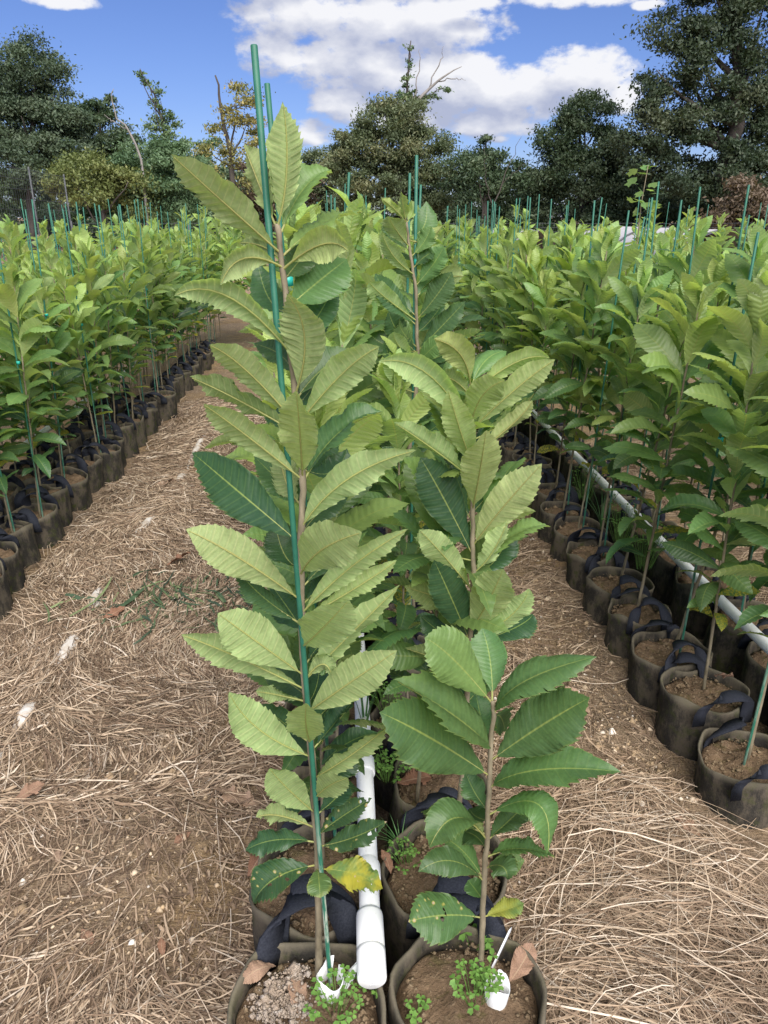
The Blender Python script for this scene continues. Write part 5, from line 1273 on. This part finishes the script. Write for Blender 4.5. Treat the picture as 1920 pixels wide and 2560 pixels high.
def straw_mesh(n, xr, yr, seed, wid, lens, lift, densf, flow_seed, fallo=3.2):
    r = np.random.default_rng(seed)
    m = n * 6
    x = r.uniform(*xr, m); y = yr[0] + (yr[1] - yr[0]) * r.random(m) ** 1.5
    keep = r.random(m) < densf(x, y) / 1.3
    x, y = x[keep][:n], y[keep][:n]; n = len(x)
    ang = vnoise(x * 1.5, y * 1.5, flow_seed) * 3.0 + 0.35 + r.normal(0, 0.40, n)
    rnd = r.random(n) < 0.22; ang = np.where(rnd, r.uniform(0, 6.3, n), ang)
    Ln = np.exp(r.normal(math.log(lens), 0.5, n)); w = wid * np.exp(r.normal(0, 0.35, n)) * np.interp(y, [1, 5], [1.0, 1.5])
    seg = 5; k = np.linspace(-0.5, 0.5, seg + 1)
    cur = r.normal(0, 0.7, n) * Ln / 0.15
    th = ang[:, None] + cur[:, None] * k[None] * 1.0
    dx = np.cos(th) * (Ln / seg)[:, None]; dy = np.sin(th) * (Ln / seg)[:, None]
    px = x[:, None] + np.cumsum(dx, 1) - dx.sum(1, keepdims=True) / 2; py = y[:, None] + np.cumsum(dy, 1) - dy.sum(1, keepdims=True) / 2
    lz = r.random(n) ** 1.6 * lift
    tilt = r.normal(0, 0.05, n)
    pz = gz(px, py) + 0.002 + lz[:, None] + tilt[:, None] * k[None] * Ln[:, None] - 0.25 * (k[None] ** 2) * lz[:, None] + r.normal(0, 0.0012, px.shape)
    pz = np.maximum(pz, gz(px, py) + 0.0012)
    nx_, ny_ = -np.sin(th), np.cos(th)
    tw = r.normal(0, 0.5, n)[:, None] + r.normal(0, 0.5, n)[:, None] * k[None]
    taper = np.array([0.75, 1, 1, 1, 0.9, 0.35])[None]
    hx = nx_ * np.cos(tw) * w[:, None] * taper / 2; hy = ny_ * np.cos(tw) * w[:, None] * taper / 2; hz = np.sin(tw) * w[:, None] * taper / 2
    A = np.stack([px - hx, py - hy, pz - hz], -1); B = np.stack([px + hx, py + hy, pz + hz + 0.0004], -1)
    V = np.stack([A, B], 2).reshape(n, -1, 3)
    t0 = np.where(r.random(n) < 0.38, r.uniform(0.6, 1.0, n), r.beta(1.4, 3.0, n)); C = np.repeat(np.stack([t0, t0, t0, np.ones(n)], -1)[:, None], 2 * (seg + 1), 1)
    f = np.array([[2 * i, 2 * i + 1, 2 * i + 3, 2 * i + 2] for i in range(seg)])
    F = (f[None] + (2 * (seg + 1)) * np.arange(n)[:, None, None]).reshape(-1, 4)
    return V.reshape(-1, 3), F, C.reshape(-1, 4)


V, F, C = straw_mesh(48000, (-1.42, -0.18), (0.9, 6.5), 21, 0.0023, 0.11, 0.018, straw_dens, 31)
add('straw', mesh('straw', V, F, M['straw'], False, col=C), None, None, 'matted dry straw covering the left path', 'straw', kind='stuff')
V, F, C = straw_mesh(16000, (0.30, 2.2), (0.85, 5.0), 22, 0.0018, 0.14, 0.020, straw_dens, 37)
C[:, :3] *= 0.84
add('straw', mesh('straw', V, F, M['straw'], False, col=C), None, None, 'loose dry grass strewn over the right path', 'straw', kind='stuff')

def litter_dens(x, y):
    return np.clip(0.9 + 0.6 * vnoise(x * 4, y * 4, 71), 0.1, 1.3) * (((x > -1.4) & (x < -0.2)) | ((x > 0.3) & (x < 0.98)))
V, F, C = straw_mesh(20000, (-1.42, 0.98), (0.9, 5.5), 26, 0.0030, 0.024, 0.014, litter_dens, 45)
C[:, :3] *= 0.75
add('litter', mesh('litter', V, F, M['straw'], False, col=C), None, None, 'broken bits of straw and bark littering both paths', 'litter', kind='stuff')


def tuft_dens(x, y):
    return 1.4 * np.exp(-(((x - 0.72) / 0.20) ** 2 + ((y - 1.28) / 0.22) ** 2)) + 0.9 * np.exp(-(((x - 0.62) / 0.1) ** 2 + ((y - 2.15) / 0.12) ** 2)) + 0.9 * np.exp(-(((x - 0.5) / 0.15) ** 2 + ((y - 1.02) / 0.15) ** 2))
V, F, C = straw_mesh(1500, (0.34, 0.95), (0.9, 2.5), 23, 0.0017, 0.26, 0.055, tuft_dens, 41)
C[:, 0] = np.clip(C[:, 0] + 0.08, 0, 1)
add('dry_grass', mesh('dry_grass', V, F, M['straw'], False, col=C), None, None, 'pale tangle of long dry grass on the right path', 'dry grass', kind='stuff')


def clip_dens(x, y):
    return 1.3 * np.exp(-(((x + 0.72) / 0.30) ** 2 + ((y - 2.75) / 0.17) ** 2))
V, F, C = straw_mesh(420, (-1.25, -0.3), (2.1, 3.4), 24, 0.006, 0.10, 0.030, clip_dens, 43)
add('grass_clippings', mesh('grass_clippings', V, F, M['clippings'], False, col=C), None, None, 'dark green cut grass lying across the left path', 'grass', kind='stuff')


def stones(n, seed, xr, yr, size, label):
    r = np.random.default_rng(seed)
    def place(k):
        x = r.uniform(*xr, k); y = yr[0] + (yr[1] - yr[0]) * r.random(k) ** 1.6
        return np.stack([x, y, gz(x, y) + size * 0.3], -1)
    V, F = pebble_cloud(r, n, place, size); t0 = np.repeat(r.random(n), 6)
    add('pebbles', mesh('pebbles', V, F, M['pebble'], False, col=np.stack([t0, t0, t0, np.ones(6 * n)], -1)), None, None, label, 'pebbles', kind='stuff')
stones(9000, 51, (-1.38, -0.2), (0.95, 5.0), 0.0032, 'small clods and pebbles on the left path')
stones(14000, 52, (0.30, 0.95), (0.9, 4.5), 0.0034, 'small clods and pebbles on the right path')

# white crusted crumbs on the front left soil
rp = np.random.default_rng(9)
cl = np.array([(-0.135, 0.905), (-0.105, 0.918), (-0.135, 0.885), (-0.12, 0.865), (-0.145, 0.855), (-0.10, 0.858), (-0.16, 0.87)])
def place_pl(k):
    c = cl[rp.integers(len(cl), size=k)] + rp.normal(0, 0.011, (k, 2)); return np.stack([c[:, 0], c[:, 1], np.full(k, SOIL_Z + 0.014) + rp.random(k) * 0.012], -1)
V, F = pebble_cloud(rp, 1500, place_pl, 0.0022)
add('perlite_crumbs', mesh('perlite_crumbs', V, F, M['perlite'], False), None, None, 'whitish crusted crumbs on the soil of the front left bag', 'crumbs', kind='stuff')

# ------------------------------------------------------------------ weeds
def clover(x, y, z, n, spread, label, seed, hgt=0.05, size=0.008):
    r = np.random.default_rng(seed); mb = MB(); lf = MB()
    for i in range(n):
        a = r.uniform(0, 6.3); d = spread * math.sqrt(r.random()); bx, by = d * 0.35 * math.cos(a), d * 0.35 * math.sin(a)
        h = hgt * r.uniform(0.4, 1.1); tx, ty = d * math.cos(a), d * math.sin(a)
        P = [(bx, by, -0.006), ((bx + tx) / 2, (by + ty) / 2, h * 0.6), (tx, ty, h)]
        mb.add(*tube(P, 0.0006, 4, False))
        a0 = r.uniform(0, 6.3); s = size * r.uniform(0.7, 1.3); tl = r.normal(0, 0.3, 2)
        for k in range(3):
            b = a0 + k * 2.094; u = np.array([math.cos(b), math.sin(b), -0.15 + tl[0] * math.cos(b)]); v = np.array([-math.sin(b), math.cos(b), tl[1] * 0.5])
            c = np.array([tx, ty, h])
            V = [c, c + u * s * 0.6 - v * s * 0.5 + (0, 0, 0.001), c + u * s * 1.15 - v * s * 0.38, c + u * s, c + u * s * 1.15 + v * s * 0.38, c + u * s * 0.6 + v * s * 0.5 + (0, 0, 0.001)]
            lf.add(V, [(0, 1, 2, 3), (0, 3, 4, 5)])
    root = add('clover_clump', None, None, (x, y, z), label, 'clover', 'small weeds in the bags')
    add('stalks', mb.mesh('stalks', M['weed']), root)['kind'] = 'stuff'
    add('leaflets', lf.mesh('leaflets', M['weed'], False), root)['kind'] = 'stuff'


Z = SOIL_Z + 0.01
clover(-0.035, 0.853, Z, 30, 0.05, 'clover at the foot of the torn white collar', 1)
clover(0.205, 0.860, Z, 34, 0.042, 'taller clover clump beside the short sapling', 2, 0.07)
clover(0.100, 0.850, Z, 8, 0.022, 'tiny clover at the near edge of the front right bag', 3, 0.02)
clover(0.215, 0.965, Z, 7, 0.04, 'small clover under the handle of the front right bag', 4, 0.02, 0.010)
clover(0.110, 1.16, Z, 22, 0.045, 'fine weeds in the second bag right of the pipe', 5, 0.045, 0.006)
clover(0.085, 1.42, Z, 30, 0.05, 'bright clover beside the white pipe, third right bag', 6, 0.06)
clover(0.095, 1.70, Z, 34, 0.06, 'weeds in the fourth bag right of the pipe', 7, 0.07)
clover(0.085, 2.5, Z, 60, 0.09, 'bushy weeds beyond the grass tuft in the middle bed', 8, 0.12)
clover(0.10, 3.0, Z, 60, 0.10, 'bushy weeds far along the middle bed', 9, 0.14)
clover(0.022, 0.905, Z - 0.01, 14, 0.03, 'weeds growing beside the pipe coupling', 10, 0.03)
for i, (y, lb) in enumerate(((2.52, 'nearest'), (2.77, 'middle'), (3.27, 'farthest'))):
    clover(1.14, y, Z, 40, 0.09, lb + ' of the scrubby weeds in the row along the right path', 20 + i, 0.16, 0.007)


def tuft(x, y, z, n, h, label, seed, lean=0.5, mat='grass', w=0.003):
    r = np.random.default_rng(seed); mb = MB()
    for i in range(n):
        a = r.uniform(0, 6.3); L = h * r.uniform(0.6, 1.1); k = np.linspace(0, 1, 6); ln = lean * r.uniform(0.3, 1.2)
        P = np.stack([np.cos(a) * ln * L * k ** 1.7, np.sin(a) * ln * L * k ** 1.7, L * k * (1 - 0.25 * ln * k) - 0.006], -1)
        sd = np.array([-math.sin(a), math.cos(a), 0]) * w; tp = (1 - k ** 2)[:, None] + 0.05
        V = np.stack([P - sd * tp, P + sd * tp], 1).reshape(-1, 3)
        mb.add(V, [(2 * j, 2 * j + 1, 2 * j + 3, 2 * j + 2) for j in range(5)])
    o = add('grass_tuft', mb.mesh('grass_tuft', M[mat]), None, (x, y, z), label, 'grass', 'grass tufts', kind='thing')


tuft(0.035, 1.55, Z, 9, 0.30, 'dark upright grass blades beside the white pipe', 1, 0.35)
tuft(0.10, 1.20, Z, 22, 0.07, 'short grass tuft in the second bag right of the pipe', 2, 0.9, w=0.0012)
tuft(-1.52, 2.72, Z, 20, 0.22, 'green grass tuft growing from the first left path bags', 3, 0.7)
tuft(1.10, 2.9, Z, 26, 0.22, 'thin grass among the bags along the right path', 4, 0.6, w=0.0016)
tuft(-1.32, 2.45, 0.0, 12, 0.34, 'dry straw stems standing beside the left bags', 5, 0.5, 'straw', 0.002)

# ------------------------------------------------------------------ fallen leaves
DL = []
dr = np.random.default_rng(77)
for k in range(6):
    V, F, UV = leaf_arrays((0, 0, 0), (0.5, dr.normal(0, 0.06), dr.uniform(-0.05, 0.2)), (1, dr.normal(0, 0.1), dr.uniform(0, 0.25)), (0, 0, 1), dr.uniform(0.38, 0.5), rp=2, cols=2,
                           fold=dr.uniform(0.1, 0.6), seed=300 + k, wav=0.06, pleat=0.012, rib=False, twist=dr.normal(0, 0.9))
    DL.append(mesh('fallen_leaf', V, F, M['dead_leaf'], True, UV))
FALLEN = [
    (-0.83, 3.10, 0.13, 0.2, 'large reddish fallen leaf on the cut grass, left path'), (-0.245, 1.60, 0.14, 2.9, 'curled brown leaf against the left bags of the middle bed'),
    (-0.26, 1.36, 0.10, 1.0, 'crumpled brown leaf beside the second left bag'), (-0.42, 1.50, 0.05, 4.0, 'small rusty curled leaf on bare soil, left path'),
    (-0.75, 1.47, 0.05, 5.0, 'small orange brown leaf on straw, left path'), (-0.92, 1.62, 0.09, 0.8, 'long brown leaf lying in straw near the left edge'),
    (-0.98, 2.62, 0.10, 0.5, 'tan leaf at the left edge beyond the half buried pipe'), (-0.42, 1.17, 0.04, 2.0, 'small tan leaf near the front left bag'),
    (-1.14, 4.20, 0.14, 0.4, 'pair-sized pink brown leaf beside the left row'), (-0.85, 2.45, 0.05, 3.0, 'orange leaf below the cut grass'),
    (0.36, 1.32, 0.11, 2.5, 'dark brown leaf right of the second right bag'), (0.33, 1.20, 0.07, 0.4, 'small brown leaf beside the short sapling'),
    (0.55, 1.33, 0.045, 1.4, 'small reddish leaf on the right path'), (0.50, 1.62, 0.05, 4.4, 'tiny brown leaf half way along the right path'),
    (0.78, 1.95, 0.14, 2.2, 'dark withered leaf against the right path bags'), (0.45, 2.15, 0.10, 0.9, 'tan leaf on the bare right path'),
    (0.90, 1.42, 0.09, 1.9, 'grey brown leaf beside the nearest right bag'), (-0.62, 1.24, 0.05, 5.5, 'pale tan leaf among straw, front left'),
]
for i, (x, y, s, a, lb) in enumerate(FALLEN):
    o = add('fallen_leaf', DL[i % 6], None, (x, y, float(gz(x, y)) + 0.008), lb, 'leaf', 'fallen leaves'); o.scale = (s, s, s); o.rotation_euler = (dr.normal(0, 0.25), dr.normal(0, 0.2), a)
for i, (x, y, s, a, lb) in enumerate([(-0.142, 0.938, 0.07, 3.6, 'red brown leaf under the handle of the front left bag'), (-0.095, 0.842, 0.075, 1.9, 'tan leaf on the near soil of the front left bag'),
                                      (0.268, 0.885, 0.085, 0.7, 'grey withered leaf in the front right bag'), (0.105, 1.385, 0.10, 0.4, 'brown leaf in the third bag right of the pipe'),
                                      (0.075, 1.125, 0.05, 1.7, 'reddish leaf at the edge of the second right bag'), (0.165, 1.15, 0.05, 5.3, 'narrow grey leaf in the second right bag'),
                                      (0.08, 1.62, 0.09, 0.6, 'rusty leaf by the white pipe in the fourth bag'), (1.06, 1.78, 0.08, 0.3, 'tan leaf on the soil of a bag along the right path')]):
    o = add('fallen_leaf', DL[(i + 2) % 6], None, (x, y, SOIL_Z + 0.020), lb, 'leaf', 'fallen leaves'); o.scale = (s, s, s); o.rotation_euler = (dr.normal(0, 0.3), dr.normal(0, 0.3), a)

# broad-leaved tulip poplar seedling behind the right block
tp_root = add('lobed_seedling', None, None, (3.55, 9.3, 0), 'lobed light green seedling standing above the right block', 'sapling')
add('stem', stem_mesh([(0, 0, 0), (0.02, 0, 0.8), (0.0, 0, 1.6), (0.03, 0, 2.05)], 0.012, 0.004), tp_root)
lobe = np.array([(0, 0), (0.25, -0.35), (0.55, -0.5), (0.65, -0.25), (1.0, -0.3), (0.9, 0), (1.0, 0.3), (0.65, 0.25), (0.55, 0.5), (0.25, 0.35)])
LM = mesh('leaf', np.concatenate([lobe, (0.1 * lobe[:, 1:] ** 2 - 0.08 * lobe[:, :1] ** 2)], 1), [(0, 1, 2, 3), (0, 3, 4, 5), (0, 5, 6, 7), (0, 7, 8, 9)], M['leaf'], False, np.full((10, 2), 0.21))
tr_ = np.random.default_rng(8)
for i in range(26):
    z = tr_.uniform(1.35, 2.05); a = tr_.uniform(0, 6.3)
    o = add('leaf', LM, tp_root); o.matrix_local = Matrix.Translation((0.09 * math.cos(a), 0.09 * math.sin(a), z)) @ Matrix.Rotation(a, 4, 'Z') @ Matrix.Rotation(tr_.uniform(-0.6, 0.7), 4, 'Y') @ Matrix.Rotation(tr_.normal(0, 0.5), 4, 'X') @ Matrix.Scale(tr_.uniform(0.09, 0.16), 4)
    o.color = (0.45, 0, float(tr_.random()), 1)

# the woods go on behind the nearer trees as one dark mass
fr = np.random.default_rng(66)
fb = [(x, fr.uniform(1.2, 2.4), fr.uniform(2.2, 3.6), fr.uniform(1.6, 2.6)) for x in np.arange(-34, 40, 2.6)]
V, F, C = make_crown(fb, 46.0, 67, 0.14, 160, 2.5)
add('far_woods', mesh('far_woods', V, F, M['crown1'], False, col=C), None, None, 'dark woods closing the view behind the nearer trees', 'woods', kind='stuff')
